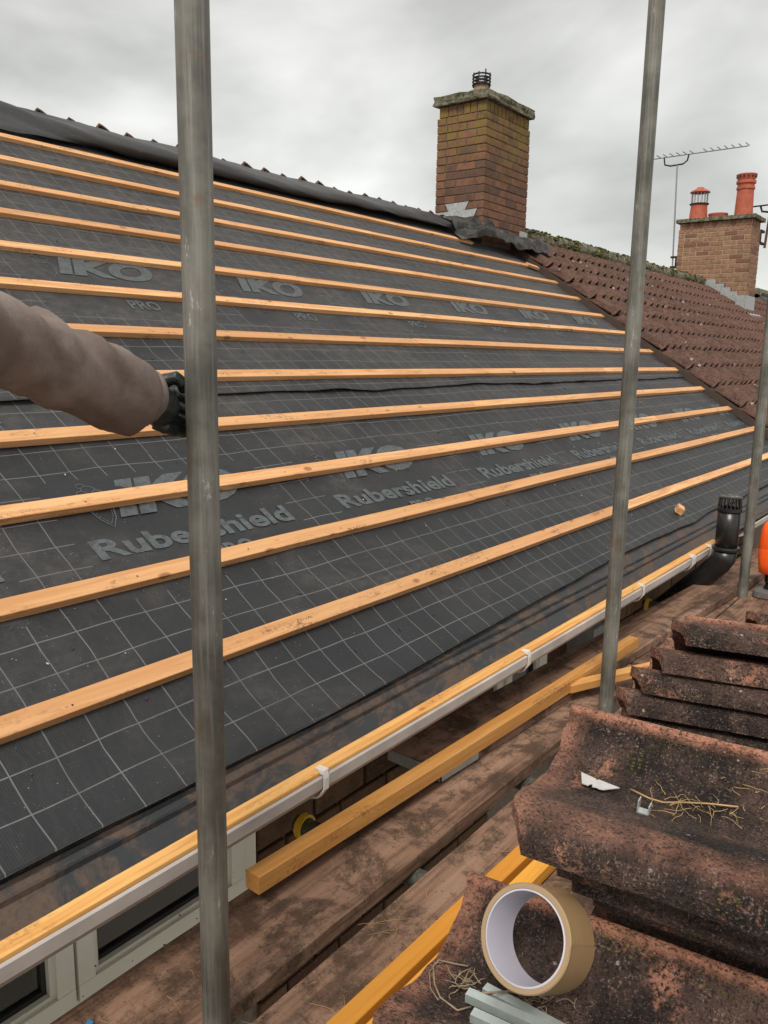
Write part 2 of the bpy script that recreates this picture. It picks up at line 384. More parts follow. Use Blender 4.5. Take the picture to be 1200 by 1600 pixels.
t.bump(t.math('ADD', d2, t.math('MULTIPLY', m_, .8)), .35, .004); MAT['tray'] = t.done(c, t.lin(m_, 0, 1, .5, .92), 0, .3)
t = NT('black loose membrane'); p = t.tc(); d = t.noise(t.mapping(p, (.6, 3, 3)), 3., 5, .6); d2 = t.noise(p, 60, 4, .7)
c = t.mix(t.lin(d, .3, .7), (.026, .026, .027), (.048, .047, .047)); c = t.mix(t.math('MULTIPLY', t.ss(d2, .55, .7), .4), c, (.11, .10, .095)); t.bump(d2, .15, .003)
MAT['loose_felt'] = t.done(c, t.lin(d, .3, .7, .42, .6), 0, .45)
t = NT('crumpled lead sheet'); p = t.tc(); d = t.noise(p, 9, 6, .7, .6); d2 = t.noise(p, 70, 4, .7)
c = t.mix(t.ss(d, .42, .64), (.014, .013, .013), (.075, .069, .064)); c = t.mix(t.math('MULTIPLY', t.ss(d2, .5, .68), .4), c, (.06, .043, .03)); t.bump(d, .4, .01)
MAT['crumple'] = t.done(c, .55, .1, .4)
t = NT('moss'); p = t.geo('Position'); d = t.noise(p, 22, 5, .7); MAT['moss'] = t.done(t.mix(t.ss(d, .4, .65), (.032, .036, .010), (.115, .105, .030)), .95, 0, .1)
t = NT('mossy concrete'); p = t.geo('Position'); d = t.noise(p, 14, 6, .72); d2 = t.noise(p, 60, 4, .7)
c = t.mix(t.ss(d, .42, .6), (.20, .18, .14), (.055, .06, .022)); c = t.mix(t.ss(d2, .5, .7, 0, .7), c, (.33, .30, .24)); t.bump(t.math('ADD', d, d2), .8, .02); MAT['mossy'] = t.done(c, .95, 0, .1)
t = NT('brown sleeve cloth'); p = t.tc(); d = t.noise(p, 7, 5, .6); d2 = t.noise(t.mapping(p, (1, 1, 1)), 380, 2, .6)
c = t.mix(t.ss(d, .35, .66), (.150, .112, .096), (.275, .220, .195)); c = t.mix(t.ss(t.noise(p, 26, 5, .7), .58, .75, 0, .4), c, (.09, .06, .05)); t.bump(t.math('ADD', t.math('MULTIPLY', d, 2.), t.math('MULTIPLY', d2, .25)), .3, .006); MAT['sleeve'] = t.done(c, .9, 0, .2)
t = NT('packing tape'); x, y, z = t.sep(t.tc()); d = t.noise(t.mapping(t.tc(), (1, 1, 9)), 30, 4, .6)
MAT['tape'] = t.done(t.mix(d, (.245, .155, .075), (.33, .215, .11)), .28, 0, .5)
t = NT('tape edge'); x, y, z = t.sep(t.tc()); rr = t.math('SQRT', t.math('ADD', t.math('MULTIPLY', x, x), t.math('MULTIPLY', y, y))); d = t.noise(t.comb(t.math('MULTIPLY', rr, 2200.), 0., 0.), 1., 2)
MAT['tape_edge'] = t.done(t.mix(d, (.22, .14, .07), (.40, .28, .165)), .45)
MAT['core'] = plain('white card core', (.47, .455, .52), .9, 0, .05, 20, .05)
t = NT('window glass'); gl = t.N.new('ShaderNodeBsdfGlossy'); gl.inputs['Roughness'].default_value = .02; tr = t.N.new('ShaderNodeBsdfTransparent'); tr.inputs[0].default_value = (.72, .80, .76, 1)
ms = t.N.new('ShaderNodeMixShader'); fr = t.N.new('ShaderNodeFresnel'); fr.inputs[0].default_value = 1.5; t.L.new(t.math('ADD', fr.outputs[0], .03), ms.inputs[0]); t.L.new(tr.outputs[0], ms.inputs[1]); t.L.new(gl.outputs[0], ms.inputs[2]); t.L.new(ms.outputs[0], t.out.inputs['Surface']); MAT['glass'] = t.m
t = NT('ground turf and paving'); p = t.geo('Position'); d = t.noise(p, .35, 6, .6); MAT['ground'] = t.done(t.mix(t.ss(d, .45, .58), (.24, .22, .19), (.34, .31, .275)), .95)

# ------------------------------------------------------------------ the roof's frame of reference
TH = 0.58061; H = 1.4760
U = Vector((0, math.cos(TH), math.sin(TH))); NN = Vector((0, -math.sin(TH), math.cos(TH))); EX = Vector((1, 0, 0))
GA = .305; S0 = 4.561
def RP(x, s, off=0.): return EX*x+U*s+NN*(off-H)
def rframe(x, s, off=0., pitch=0.):
    u = (U*math.cos(pitch)+NN*math.sin(pitch)); n = (NN*math.cos(pitch)-U*math.sin(pitch))
    return basis(RP(x, s, off), EX, u, n)
XJ = 7.93             # party line with the neighbour's tiles
RIDGE_S = 4.60
RIDGE = RP(0, RIDGE_S); RY, RZ = RIDGE.y, RIDGE.z
GZ = -6.2

# ------------------------------------------------------------------ ground
me = mesh('ground', [(-400, -400, GZ), (400, -400, GZ), (400, 400, GZ), (-400, 400, GZ)], [(0, 1, 2, 3)])
tag(link('ground', me, None, MAT['ground']), kind='structure')

# ------------------------------------------------------------------ the house being re-roofed
house = empty('terraced_house', (3.5, 1.42, GZ)); HI = house.matrix_basis.inverted()
tag(house, 'house with its roof stripped to black membrane crossed by new orange battens', 'house')
def hl(name, me, mat=None, M=None, parent=None):
    """part of the house given in world coordinates"""
    o = bpy.data.objects.new(name, me); COL.objects.link(o)
    if mat is not None and not me.materials: me.materials.append(mat)
    o.parent = parent or house; o.matrix_parent_inverse = Matrix.Identity(4) if parent else Matrix.Translation(-Vector(house.location))
    if M is not None: o.matrix_basis = M
    return o

def felt_off(x, s):
    """sag between battens, ripples"""
    k = (S0-s)/GA; d = abs(k-round(k))*2
    o = -.025-.006*d*d+.007*nz(x*1.3, s*2.1)*d+.0045*nz(x*3+s*2, s*3.7, 4)*d+.003*nz(x*7-s*5, s*2., 9)*d
    return o
def felt_edge(x): return .600+.005*nz(x*.9, 3.3)+.004*nz(x*3.1, 1.1)+(.058*min(1, max(0, (x-1.5)/2.2)))-(.02*max(0, 1-abs(x-4.75)/.3))+(.01*nz(x*2.4, 7.7) if x > 3.5 else 0)
def felt_sheet(name, x0, x1, sfun0, s1, add, rimfun):
    nx = int((x1-x0)/.05); ns = int((s1-.6)/.04); v = []; uv = []; f = []
    for i in range(nx+1):
        x = x0+(x1-x0)*i/nx; sa = sfun0(x)
        for j in range(ns+1):
            w = j/ns; s = sa+(s1-sa)*w
            o = felt_off(x, s)+add+rimfun(x, s-sa)
            v.append(RP(x, s, o)); uv.append((x, s))
    m = ns+1
    for i in range(nx):
        for j in range(ns): f.append((i*m+j, (i+1)*m+j, (i+1)*m+j+1, i*m+j+1))
    # turned-down free edge
    b = len(v)
    for i in range(nx+1):
        x = x0+(x1-x0)*i/nx; p = v[i*m]; v.append(p-NN*.0012-U*.0055); uv.append((x, .031+.0957*7))
    for i in range(nx): f.append((b+i, b+i+1, (i+1)*m, i*m))
    me = mesh(name, v, f, True, uv); me.materials.append(MAT['felt'])
    return hl(name, me)
low = felt_sheet('roof_membrane', -1.2, XJ-.02, felt_edge, 2.22, 0., lambda x, d: +.003*max(0, 1-d/.09)**1.6+.004*nz(x*5, d*9))
lap = lambda x: 1.990+.014*nz(x*1.1, 8.)+.008*nz(x*4.2, 2.)
up_ = felt_sheet('roof_membrane', -1.2, XJ-.02, lap, RIDGE_S+.005, .005, lambda x, d: (.007+.011*max(0, nz(x*3.3, 5.)))*max(0, 1-d/.07))
b = MB()
rafter_x = [-1.1+.4*i for i in range(23)]
b.extrude_x([(RP(0, .75, -.06).y, RP(0, .75, -.06).z), (RP(0, 4.58, -.06).y, RP(0, 4.58, -.06).z), (RP(0, 4.58, -.16).y, RP(0, 4.58, -.16).z), (RP(0, .75, -.16).y, RP(0, .75, -.16).z)], -1.15, XJ-.03)
fix_normals(hl('roof_deck', mesh('roof_deck', b.v, b.f), MAT['dark_room']))

# battens, each row made of two or three lengths
def batten_mesh(L, w=.05, h=.025, sag=0., seed=0):
    n = max(6, int(L/.35)); prof = [(.0012, 0), (w-.0012, 0), (w, .0012), (w, h-.0012), (w-.0012, h), (.0012, h), (0, h-.0012), (0, .0012)]
    v = []; f = []; m = len(prof)
    for i in range(n+1):
        x = L*i/n; dy = .0045*nz(x*.55, seed*3.7)+.0018*nz(x*2.3, seed*1.3); dz = .0016*nz(x*.8, seed*5.1, 2)
        for y, z in prof: v.append((x, y+dy, z+dz))
    for i in range(n):
        for k in range(m):
            a = i*m+k; c_ = i*m+(k+1) % m; f.append((a, c_, c_+m, a+m))
    f += [tuple(range(m))[::-1], tuple(n*m+k for k in range(m))]
    return mesh('batten', v, f)
ends = {1: 7.07, 2: 7.74}
joints = {1: [3.72], 2: [5.2], 3: [2.9, 6.6], 4: [4.4], 5: [3.55], 6: [5.9], 7: [4.0], 8: [6.2], 9: [3.83], 10: [2.62, 6.0], 11: [3.0], 12: [4.1]}
sd = 0
for i in range(1, 13):
    cuts = [-1.25]+joints[i]+[ends.get(i, XJ+.03+random.uniform(-.05, .03))]
    for a, e in zip(cuts[:-1], cuts[1:]):
        sd += 1; me = fix = batten_mesh(e-a-.002, seed=sd); me.materials.append(MAT['batten'])
        o = hl('batten', me, None, rframe(a, S0-GA*i-.05+random.uniform(-.004, .004), -.0245+random.uniform(-.0008, .0008)))
        fix_normals(o)
o = hl('batten', batten_mesh(.17, seed=77), MAT['batten'], rframe(7.70, S0-GA*2-.062, -.006) @ Matrix.Rotation(-.28, 4, 'Z')); fix_normals(o)

nb_ = MB()
for i in range(1, 13):
    for k in range(24):
        x = -1.1+.4*k+random.uniform(-.03, .03)
        if x > ends.get(i, XJ)-.06: continue
        M = rframe(x, S0-GA*i-.025+random.uniform(-.008, .008), .0006)
        nb_.add([M @ Vector((.0026*math.cos(a), .0026*math.sin(a), .0006)) for a in np.linspace(0, 2*PI, 7)[:-1]], [tuple(range(6))])
o = hl('nails', mesh('nails', nb_.v, nb_.f), MAT['dark_metal']); o['kind'] = 'stuff'

# printed lettering on the membrane
def text_verts(txt, size=1., shear=0., offset=0., sx=1.):
    cu = bpy.data.curves.new('letters', 'FONT'); cu.body = txt; cu.size = size; cu.shear = shear; cu.offset = offset; cu.resolution_u = 4
    o = bpy.data.objects.new('letters', cu); COL.objects.link(o)
    dg = bpy.context.evaluated_depsgraph_get(); me = bpy.data.meshes.new_from_object(o.evaluated_get(dg))
    v = np.array([(q.co.x*sx, q.co.y) for q in me.vertices]); f = [tuple(p.vertices) for p in me.polygons]
    bpy.data.objects.remove(o); bpy.data.curves.remove(cu); bpy.data.meshes.remove(me)
    return v, f
def fitbox(vf, x0, x1, y0, y1):
    v, f = vf; lo = v.min(0); hi = v.max(0); return (v-lo)/(hi-lo)*np.array([x1-x0, y1-y0])+np.array([x0, y0]), f
def ribbon(pts, w, closed=False):
    v = []; f = []; n = len(pts)
    for i, p in enumerate(pts):
        a = pts[(i-1) % n if closed else max(i-1, 0)]; c_ = pts[(i+1) % n if closed else min(i+1, n-1)]
        d = np.array(c_)-np.array(a); d = d/(np.hypot(*d)+1e-9); q = np.array([-d[1], d[0]])*w/2
        v += [np.array(p)+q, np.array(p)-q]
    for i in range(n if closed else n-1):
        j = (i+1) % n; f.append((2*i, 2*i+1, 2*j+1, 2*j))
    return np.array(v), f
def merge(parts):
    V = []; F = []; b_ = 0
    for v, f in parts: V.append(v); F += [tuple(i+b_ for i in q) for q in f]; b_ += len(v)
    return np.vstack(V), F
def letters(txt, x0, x1, y0, y1, shear, off):
    """each letter as its own outline, laid into the box of the whole word"""
    v, f = fitbox(text_verts(txt, 1, shear, off), x0, x1, y0, y1)
    par = list(range(len(v)))
    def fd(i):
        while par[i] != i: par[i] = par[par[i]]; i = par[i]
        return i
    for q in f:
        for i in q[1:]: par[fd(i)] = fd(q[0])
    groups = {}
    for q in f: groups.setdefault(fd(q[0]), []).append(q)
    out = []
    for fs in groups.values():
        ids = sorted({i for q in fs for i in q}); mp_ = {i: k for k, i in enumerate(ids)}
        out.append([v[ids], [tuple(mp_[i] for i in q) for q in fs]])
    out.sort(key=lambda e: e[0][:, 0].mean()); res = []
    for vv, ff in out:      # an i and its dot stay together
        if res and vv[:, 0].min() >= res[-1][0][:, 0].min()-.002 and vv[:, 0].max() <= res[-1][0][:, 0].max()+.002 and len(vv) < 60 and txt == 'Rubershield':
            o_ = len(res[-1][0]); res[-1] = [np.vstack([res[-1][0], vv]), res[-1][1]+[tuple(i+o_ for i in q) for q in ff]]
        else: res.append([vv, ff])
    return res
LOGO = letters('IKO', .185, .70, .295, .455, .32, .055)+letters('Rubershield', .035, .785, .148, .230, 0, .03)+letters('PRO', .385, .545, .052, .118, 0, .03)
EMB = []
sh = [(.115, .40), (.145, .385), (.175, .40), (.185, .345), (.17, .30), (.145, .265), (.12, .30), (.105, .345)]
EMB.append(ribbon(sh, .0035, True))
sh2 = [(.145+(x-.145)*.78, .335+(y-.335)*.78) for x, y in sh]
for i in range(len(sh2)):
    a, c_ = np.array(sh2[i]), np.array(sh2[(i+1) % len(sh2)])
    for k in (0, .34, .67): EMB.append(ribbon([a+(c_-a)*k, a+(c_-a)*(k+.2)], .003))
for (cx, cy, r, a0, a1) in ((.122, .41, .017, .2, 3.4), (.15, .425, .022, -.3, 3.2), (.172, .408, .016, -.6, 2.6), (.135, .445, .014, 0, 4.5), (.14, .395, .03, 3.5, 5.8)):
    EMB.append(ribbon([(cx+r*math.cos(a0+(a1-a0)*k/9), cy+r*.8*math.sin(a0+(a1-a0)*k/9)) for k in range(10)], .0032))
EMB = merge(EMB)
for xb, sb, ks, par, add in ((1.215, 1.125, range(-1, 7), low, .0), (1.795, 2.54, range(-1, 6), up_, .005)):
    for k in ks:
        for nm, (lv, lf) in [('printed_letter', l) for l in LOGO]+[('printed_emblem', EMB)]:
            v = []; uv = []
            for x, y in lv:
                X = xb+1.02*k+x; s = sb+y
                v.append(RP(X, s, felt_off(X, s)+add+.0023)); uv.append((X, s))
            if max(q[0] for q in uv) > XJ-.05: continue
            o = hl(nm, mesh(nm, v, lf, False, uv), MAT['print'], parent=par)
            if nm == 'printed_emblem': o['kind'] = 'stuff'

# loose membrane folded over the ridge
def ridge_fold():
    nx, nt = 150, 22; v = []; f = []
    for i in range(nx+1):
        x = -1.2+(7.35+1.2)*i/nx
        roll = min(1, max(0, (x-2.5)/.8)); thin = 1-.52*min(1, max(0, (x-3.2)/3.6))
        for j in range(nt+1):
            t_ = j/nt
            # rolled profile and flat flap profile, in (s, off)
            ang = -1.9+t_*3.5
            rs = 4.425-.112*math.cos(ang)*thin*(-1) ; rs = 4.43-.115*thin*math.cos(ang+.2); ro = .020+.058*thin*math.sin(ang+.2)*1.0+.018
            if t_ > .8: q = (t_-.8)/.2; rs = rs*(1-q)+(RIDGE_S+.03)*q; ro = ro*(1-q)+.035*q
            fs = 4.262+.36*t_; fo = .012+.075*math.sin(PI*min(1, t_*1.05))**.8+.012*math.sin(t_*9+x)
            if t_ > .85: fo = fo*(1-(t_-.85)/.15)+.035*(t_-.85)/.15
            s = fs*(1-roll)+rs*roll; o = fo*(1-roll)+ro*roll
            s += .010*nz(x*1.7, t_*2, 1)+.006*nz(x*6, t_*3, 5); o += .016*nz(x*1.3, t_*2.2, 3)+.011*nz(x*4.2+t_*3, t_*3, 7)+.014*roll*nz(x*.9, .3)-.014*abs(nz(x*2.6+t_*5, t_*1.5, 11))
            v.append(RP(x, s, o))
    m = nt+1
    for i in range(nx):
        for j in range(nt): f.append((i*m+j, (i+1)*m+j, (i+1)*m+j+1, i*m+j+1))
    return mesh('ridge_membrane_fold', v, f, True)
hl('ridge_membrane_fold', ridge_fold(), MAT['loose_felt'])

# crumpled lead and membrane wrapped round the chimney foot
def crumple():
    nx, nt = 110, 30; v = []; f = []
    for i in range(nx+1):
        x = 6.80+(8.36-6.80)*i/nx; r = max(0, (x-7.25)/1.05); e = min(1, (x-6.80)/.3)
        sb = 4.16-.14*r+.05*nz(x*3.1, 2.)+.01*nz(x*7, 4.); hang = .07+.03*nz(x*3, 7.)
        for j in range(nt+1):
            t_ = j/nt
            if t_ < .62:                      # apron lying proud of the slope, its edge lifted
                q = t_/.62; s = sb+(4.285-sb)*q; p = RP(x, s, (.075*e+hang*e)*math.sin(PI*(.18+.62*q))+.02)
                d = (.055*nz(x*5.5, q*2.2, 2)+.035*abs(nz(x*8, q*3, 6)))*e*(1-.6*q)
                p = p+NN*d
            else:                             # upstand against the brickwork
                q = (t_-.62)/.38; hgt = (.095+.07*nz(x*3.7, 9.)+.012*nz(x*9, 1.)+.05*max(0, 1-abs(x-7.45)/.25)-.05*r)*e
                b_ = RP(x, 4.285, .045*e+.03); p = Vector((x, min(b_.y+.05*q, 4.386)-.03*(1-q)*e-.030*abs(nz(x*7, q*2, 8)), b_.z+hgt*q))
            p.y = min(p.y, 4.388) if x > 7.3 else p.y
            v.append(p)
    m = nt+1
    for i in range(nx):
        for j in range(nt): f.append((i*m+j, (i+1)*m+j, (i+1)*m+j+1, i*m+j+1))
    return mesh('crumpled_flashing', v, f, True)
hl('crumpled_flashing', crumple(), MAT['crumple'])
def flap():
    nx, nt = 20, 12; v = []; f = []
    for i in range(nx+1):
        for j in range(nt+1):
            a = i/nx; t_ = j/nt; x = 6.85+.5*a
            s = 4.32+.26*t_; o = .05+.10*math.sin(PI*t_)*(.5+.6*a)+.03*nz(x*7, t_*4, 3)
            v.append(RP(x, s, o))
    m = nt+1
    for i in range(nx):
        for j in range(nt): f.append((i*m+j, (i+1)*m+j, (i+1)*m+j+1, i*m+j+1))
    return mesh('torn_membrane_flap', v, f, True)
hl('torn_membrane_flap', flap(), MAT['crumple'])

# ---- pantile shape shared by roof and stacks: x = lip to roll, y = tail to head
TXS = [0, .0015, .0075, .010, .0135, .019, .034, .055, .08, .11, .14, .163, .18, .20, .215, .225, .229]
TZS = [.039, .041, .041, .0385, .026, .0225, .010, .002, .0, .006, .018, .030, .0352, .0368, .0345, .0275, .021]
def tile_mesh(name, lowpoly=False, rough=0., seed=0, L=.381, taper=True):
    if lowpoly:
        xs = [0, .010, .022, .045, .085, .13, .175, .203, .220, .229]; ys = [0, .26, .31, L]
        zs = [.026, .026, .012, .0, 0, .012, .052, .066, .050, .004]; th = .014
    else:
        xs = np.concatenate([np.linspace(a, c_, 3 if c_-a > .009 else 2)[:-1] for a, c_ in zip(TXS[:-1], TXS[1:])]+[[TXS[-1]]]); ys = np.linspace(0, L, 15)
        zs = np.interp(xs, TXS, TZS); th = .0125
    n = len(xs); v = []; f = []; my = len(ys)
    for layer in (0, 1):
        for j, y in enumerate(ys):
            for i, x in enumerate(xs):
                z = zs[i]*((1., 1., .30, .25)[j] if lowpoly and taper else 1.)-th*layer; X = x; Y = y
                if not lowpoly:
                    cut = max(0, (x-.195)/.034)  # clipped corner of the roll at the tail
                    if j < 3: Y = y+.022*cut*(1-j/3)
                    Y += rough*.0030*nz(x*60, seed, layer*.4) if j == 0 else 0
                    X += rough*.0016*nz(y*70, seed+3, layer*.4) if i in (0, n-1) else 0
                    z += rough*(.0009*nz(x*35, y*35, seed)+.0005*nz(x*110, y*110, seed))
                v.append((X, Y, z))
    o = n*my
    for j in range(my-1):
        for i in range(n-1):
            a = j*n+i; f.append((a, a+1, a+n+1, a+n)); f.append((o+a, o+a+n, o+a+n+1, o+a+1))
    for i in range(n-1): f.append((i, o+i, o+i+1, i+1)); a = (my-1)*n+i; f.append((a, a+1, o+a+1, o+a))
    for j in range(my-1): a = j*n; f.append((a, a+n, o+a+n, o+a)); a = j*n+n-1; f.append((a, o+a, o+a+n, a+n))
    me = mesh(name, v, f); bm = bmesh.new(); bm.from_mesh(me); bmesh.ops.recalc_face_normals(bm, faces=bm.faces[:])
    for fc in bm.faces: fc.smooth = True
    for e in bm.edges: e.smooth = len(e.link_faces) == 2 and e.calc_face_angle(0) < .9
    bm.to_mesh(me); bm.free(); return me
RT = tile_mesh('roof_tile', True); RT.materials.append(MAT['roof_tile'])

RTR = tile_mesh('roof_tile', True, taper=False); RTR.materials.append(MAT['roof_tile'])
# rear slope: its top course shows as a row of humps along the ridge
def rear_frame(x, d):      # d = distance down the rear slope from the ridge, x of the tile's left edge seen from behind
    u2 = Vector((0, -math.cos(TH), math.sin(TH))); n2 = Vector((0, math.sin(TH), math.cos(TH)))
    return basis(Vector((x, RY, RZ))-u2*d+n2*.004, -EX, u2, n2)
for k in range(44):
    x = -1.0+.2*k+.215
    if x > 7.3: break
    if x < 3.0: continue
    hl('roof_tile', RTR, None, rear_frame(x, .372) @ Matrix.Rotation(-.05, 4, 'X') @ Matrix.Translation((0, (.015+random.uniform(-.010, .010)), .013+random.uniform(-.006, .006))))
b = MB(); b.add([Vector((-1.2, RY, RZ-.03)), Vector((XJ-.03, RY, RZ-.03)), Vector((XJ-.03, RY+3.5, RZ-.03-3.5*math.tan(TH))), Vector((-1.2, RY+3.5, RZ-.03-3.5*math.tan(TH)))], [(0, 1, 2, 3)])
b.add([Vector(p)-Vector((0, 0, .1)) for p in b.v[:4]], [(3, 2, 1, 0)])
hl('rear_roof_slope', mesh('rear_roof_slope', b.v, b.f), MAT['roof_tile'])

# ---- chimney with single bricks
def chimney(house_o, hlf, x0, x1, y0, y1, z0, zt, bm, mortar, capmat, over=.03, course=.075, soldier=True, capz=.085, matcap=None):
    ch = empty('chimney', ((x0+x1)/2, (y0+y1)/2, z0)); ch.parent = house_o; ch.matrix_parent_inverse = Matrix.Translation(-Vector(house_o.location))
    P = lambda o: (setattr(o, 'parent', ch), setattr(o, 'matrix_parent_inverse', Matrix.Translation(-Vector(ch.location))))
    g = .009; inset = .006
    core = MB().box(x0+inset, x1-inset, y0+inset, y1-inset, z0, zt-.12 if soldier else zt-.002); core.box(x0+.022, x1-.022, y0+.022, y1-.022, zt-.119, zt-.002); o = link('mortar_core', mesh('mortar_core', core.v, core.f), None, mortar); P(o)
    cache = {}
    def brick(w, d, h):
        k = (round(w, 3), round(d, 3), round(h, 3))
        if k not in cache: cache[k] = boxmesh('brick', 0, w, 0, d, 0, h, .004, bm)
        return cache[k]
    def row(z, h, bl, xa, xb, ya, yb, shift):
        def run(a, e, sh):   # brick spans along one side
            out = []; q = a
            if sh: out.append((q, q+bl/2-g)); q += bl/2
            while q < e-1e-3:
                r = min(q+bl, e)
                if e-r < .05 and r < e: r = e
                out.append((q, r-g if r < e-1e-3 else e)); q = r
            return out
        dp = .102; q_ = dp+g
        j = lambda: random.uniform(-.0025, .0025)
        (x_a, x_b, y_a, y_b) = (xa+q_, xb-q_, ya, yb) if shift else (xa, xb, ya+q_, yb-q_)   # alternate courses turn the corner
        for a, e in run(x_a, x_b, False):
            o = link('brick', brick(e-a, dp, h-g)); o.location = (a, ya+j(), z); P(o)
            o = link('brick', brick(e-a, dp, h-g)); o.location = (a, yb-dp+j(), z); P(o)
        for a, e in run(y_a, y_b, False):
            if e-a < .03: continue
            o = link('brick', brick(dp, e-a, h-g)); o.location = (xa+j(), a, z); P(o)
            o = link('brick', brick(dp, e-a, h-g)); o.location = (xb-dp+j(), a, z); P(o)
    nC = int(round((zt-z0-(.11 if soldier else 0))/course)); z = z0
    for k in range(nC): row(z, course, .225, x0, x1, y0, y1, k % 2); z += course
    if soldier:
        i2 = .012; row(z, .105, .077, x0+i2, x1-i2, y0+i2, y1-i2, 0); z += .105
    # uneven cast capping
    nx, ny = 16, 12; v = []; f = []; ov = over
    bmx = bmesh.new(); bmesh.ops.create_cube(bmx, size=1)
    bmesh.ops.subdivide_edges(bmx, edges=bmx.edges[:], cuts=7, use_grid_fill=True)
    for vv in bmx.verts:
        c_ = vv.co.copy(); e = .018*nz(c_.x*7+x0, c_.y*7, c_.z*3)+.012*nz(c_.x*17, c_.y*17+y0, c_.z*5)
        vv.co = Vector((((x0+x1)/2)+c_.x*((x1-x0)+2*ov), ((y0+y1)/2)+c_.y*((y1-y0)+2*ov), z+(c_.z+.5)*capz))+Vector((c_.x, c_.y, c_.z)).normalized()*e*(1 if matcap else .35)
        if c_.z > .4: vv.co.z += .05*(1-4*max(abs(c_.x), abs(c_.y))**2)*(1 if matcap else .3)
    me = bpy.data.meshes.new('chimney_capping'); bmx.to_mesh(me); bmx.free(); me.materials.append(capmat)
    o = link('chimney_capping', me); P(o); smooth_by_angle(o, 50)
    return ch, P, z+capz
CX0, CX1, CY0, CY1 = 7.35, 8.25, 4.40, 4.97
ch, P1, ctop = chimney(house, hl, CX0, CX1, CY0, CY1, 1.065, 2.445, MAT['brick'], MAT['dark_mortar'], MAT['mossy'], .030, matcap=True)
# stub pot with black pronged guard
pc = (7.66, 4.66, ctop)
b = MB().lathe([(.0, -.02), (.085, -.02), (.078, .05), (.074, .16), (.062, .16), (.060, .05), (0, .05)], 20, pc); o = b.build('chimney_pot', MAT['buff_clay']); P1(o); fix_normals(o); smooth_by_angle(o)
b = MB()
for z in (.145, .175, .205, .235): b.tube([(pc[0]+.088*math.cos(a), pc[1]+.088*math.sin(a), pc[2]+z) for a in np.linspace(0, 2*PI, 21)], .0085, 6, False)
for k in range(8): a = 2*PI*k/8+.2; b.tube([(pc[0]+.088*math.cos(a), pc[1]+.088*math.sin(a), pc[2]+q) for q in (.13, .20, .252+(.022 if k == 5 else 0))], .007, 5)
o = b.build('pot_guard', MAT['dark_metal']); P1(o)
b = MB().lathe([(0, -.03), (.07, -.03), (.07, .035), (.075, .04), (.06, .055), (0, .058)], 16, (8.02, 4.62, ctop)); o = b.build('flue_vent', MAT['alu']); P1(o); fix_normals(o)
# stepped lead soakers let into the left face
for name, pts in (('lead_soaker', [(4.842, 1.507), (4.566, 1.513), (4.615, 1.425), (4.80, 1.425)]), ('lead_soaker', [(4.953, 1.43), (4.805, 1.431), (4.60, 1.433), (4.463, 1.437), (4.51, 1.341), (4.55, 1.20), (4.90, 1.20), (4.911, 1.358)])):
    n = len(pts); dz = 0 if pts[0][1] > 1.45 else -.0035
    v = [(CX0-.009+dz, y, z) for y, z in pts]+[(CX0-.006+dz, y, z) for y, z in pts]; f = [tuple(range(n)), tuple(range(2*n-1, n-1, -1))]+[(i, (i+1) % n, n+(i+1) % n, n+i) for i in range(n)]
    o = link(name, mesh(name, v, f), None, MAT['lead']); P1(o); fix_normals(o)
b = MB().box(8.10, 8.27, CY0-.010, CY0-.006, 1.19, 1.31); o = link('lead_corner', mesh('lead_corner', b.v, b.f), None, MAT['lead']); P1(o)

# ---- eaves tray, gutter
def tp(s, off): p = RP(0, s, off); return (p.y, p.z)
prof = [tp(.80, -.042), tp(.635, -.047), tp(.600, -.045), tp(.592, -.036), tp(.586, -.045), tp(.572, -.045), tp(.563, -.036), tp(.556, -.046), tp(.50, -.050), (1.196, -.966), (1.187, -.974), (1.187, -.978), (1.196, -.972), tp(.50, -.055), tp(.56, -.051), tp(.64, -.052), tp(.80, -.047)]
# slightly buckled along its length
n = len(prof); v = []; f = []; seg = 90
for i in range(seg+1):
    x = -1.2+(XJ+1.1)*i/seg
    for k, (y, z) in enumerate(prof): v.append((x, y, z+.0016*nz(x*1.2, k*.13)+.0009*nz(x*4, k*.2, 3)))
for i in range(seg):
    for k in range(n): a = i*n+k; c_ = i*n+(k+1) % n; f.append((a, a+n, c_+n, c_))
o = hl('eaves_tray', mesh('eaves_tray', v, f), MAT['tray']); fix_normals(o); smooth_by_angle(o, 30)
GYF = 1.146; GZT = -.947
gp = [(GYF, GZT), (GYF-.003, GZT-.003), (GYF-.002, GZT-.030), (GYF+.016, GZT-.052), (GYF+.05, GZT-.064), (GYF+.105, GZT-.064), (GYF+.110, GZT-.048), (GYF+.107, GZT-.048), (GYF+.102, GZT-.061), (GYF+.05, GZT-.061), (GYF+.018, GZT-.049), (GYF+.002, GZT-.029), (GYF+.003, GZT)]
gut = MB().extrude_x(gp, -1.2, 4.47); go = hl('gutter', mesh('gutter', gut.v, gut.f), MAT['upvc']); fix_normals(go)
for x in (1.305, 2.30, 3.335, 4.02, 4.30, .05):
    w = .016 if abs(x-4.02) > .01 else .05
    br = [(GYF+.010, GZT+.010), (GYF-.005, GZT+.010), (GYF-.009, GZT-.004), (GYF-.008, GZT-.032), (GYF+.012, GZT-.060), (GYF+.05, GZT-.075), (GYF+.10, GZT-.073), (GYF+.10, GZT-.066), (GYF+.05, GZT-.067), (GYF+.014, GZT-.0555), (GYF-.0045, GZT-.031), (GYF-.005, GZT+.003), (GYF+.010, GZT+.004)]
    q = MB().extrude_x(br, x-w/2, x+w/2); q.box(x-.006, x+.012, GYF-.004, GYF+.022, GZT+.009, GZT+.013)
    o = hl('gutter_bracket', mesh('gutter_bracket', q.v, q.f), MAT['clip'], parent=go); fix_normals(o)
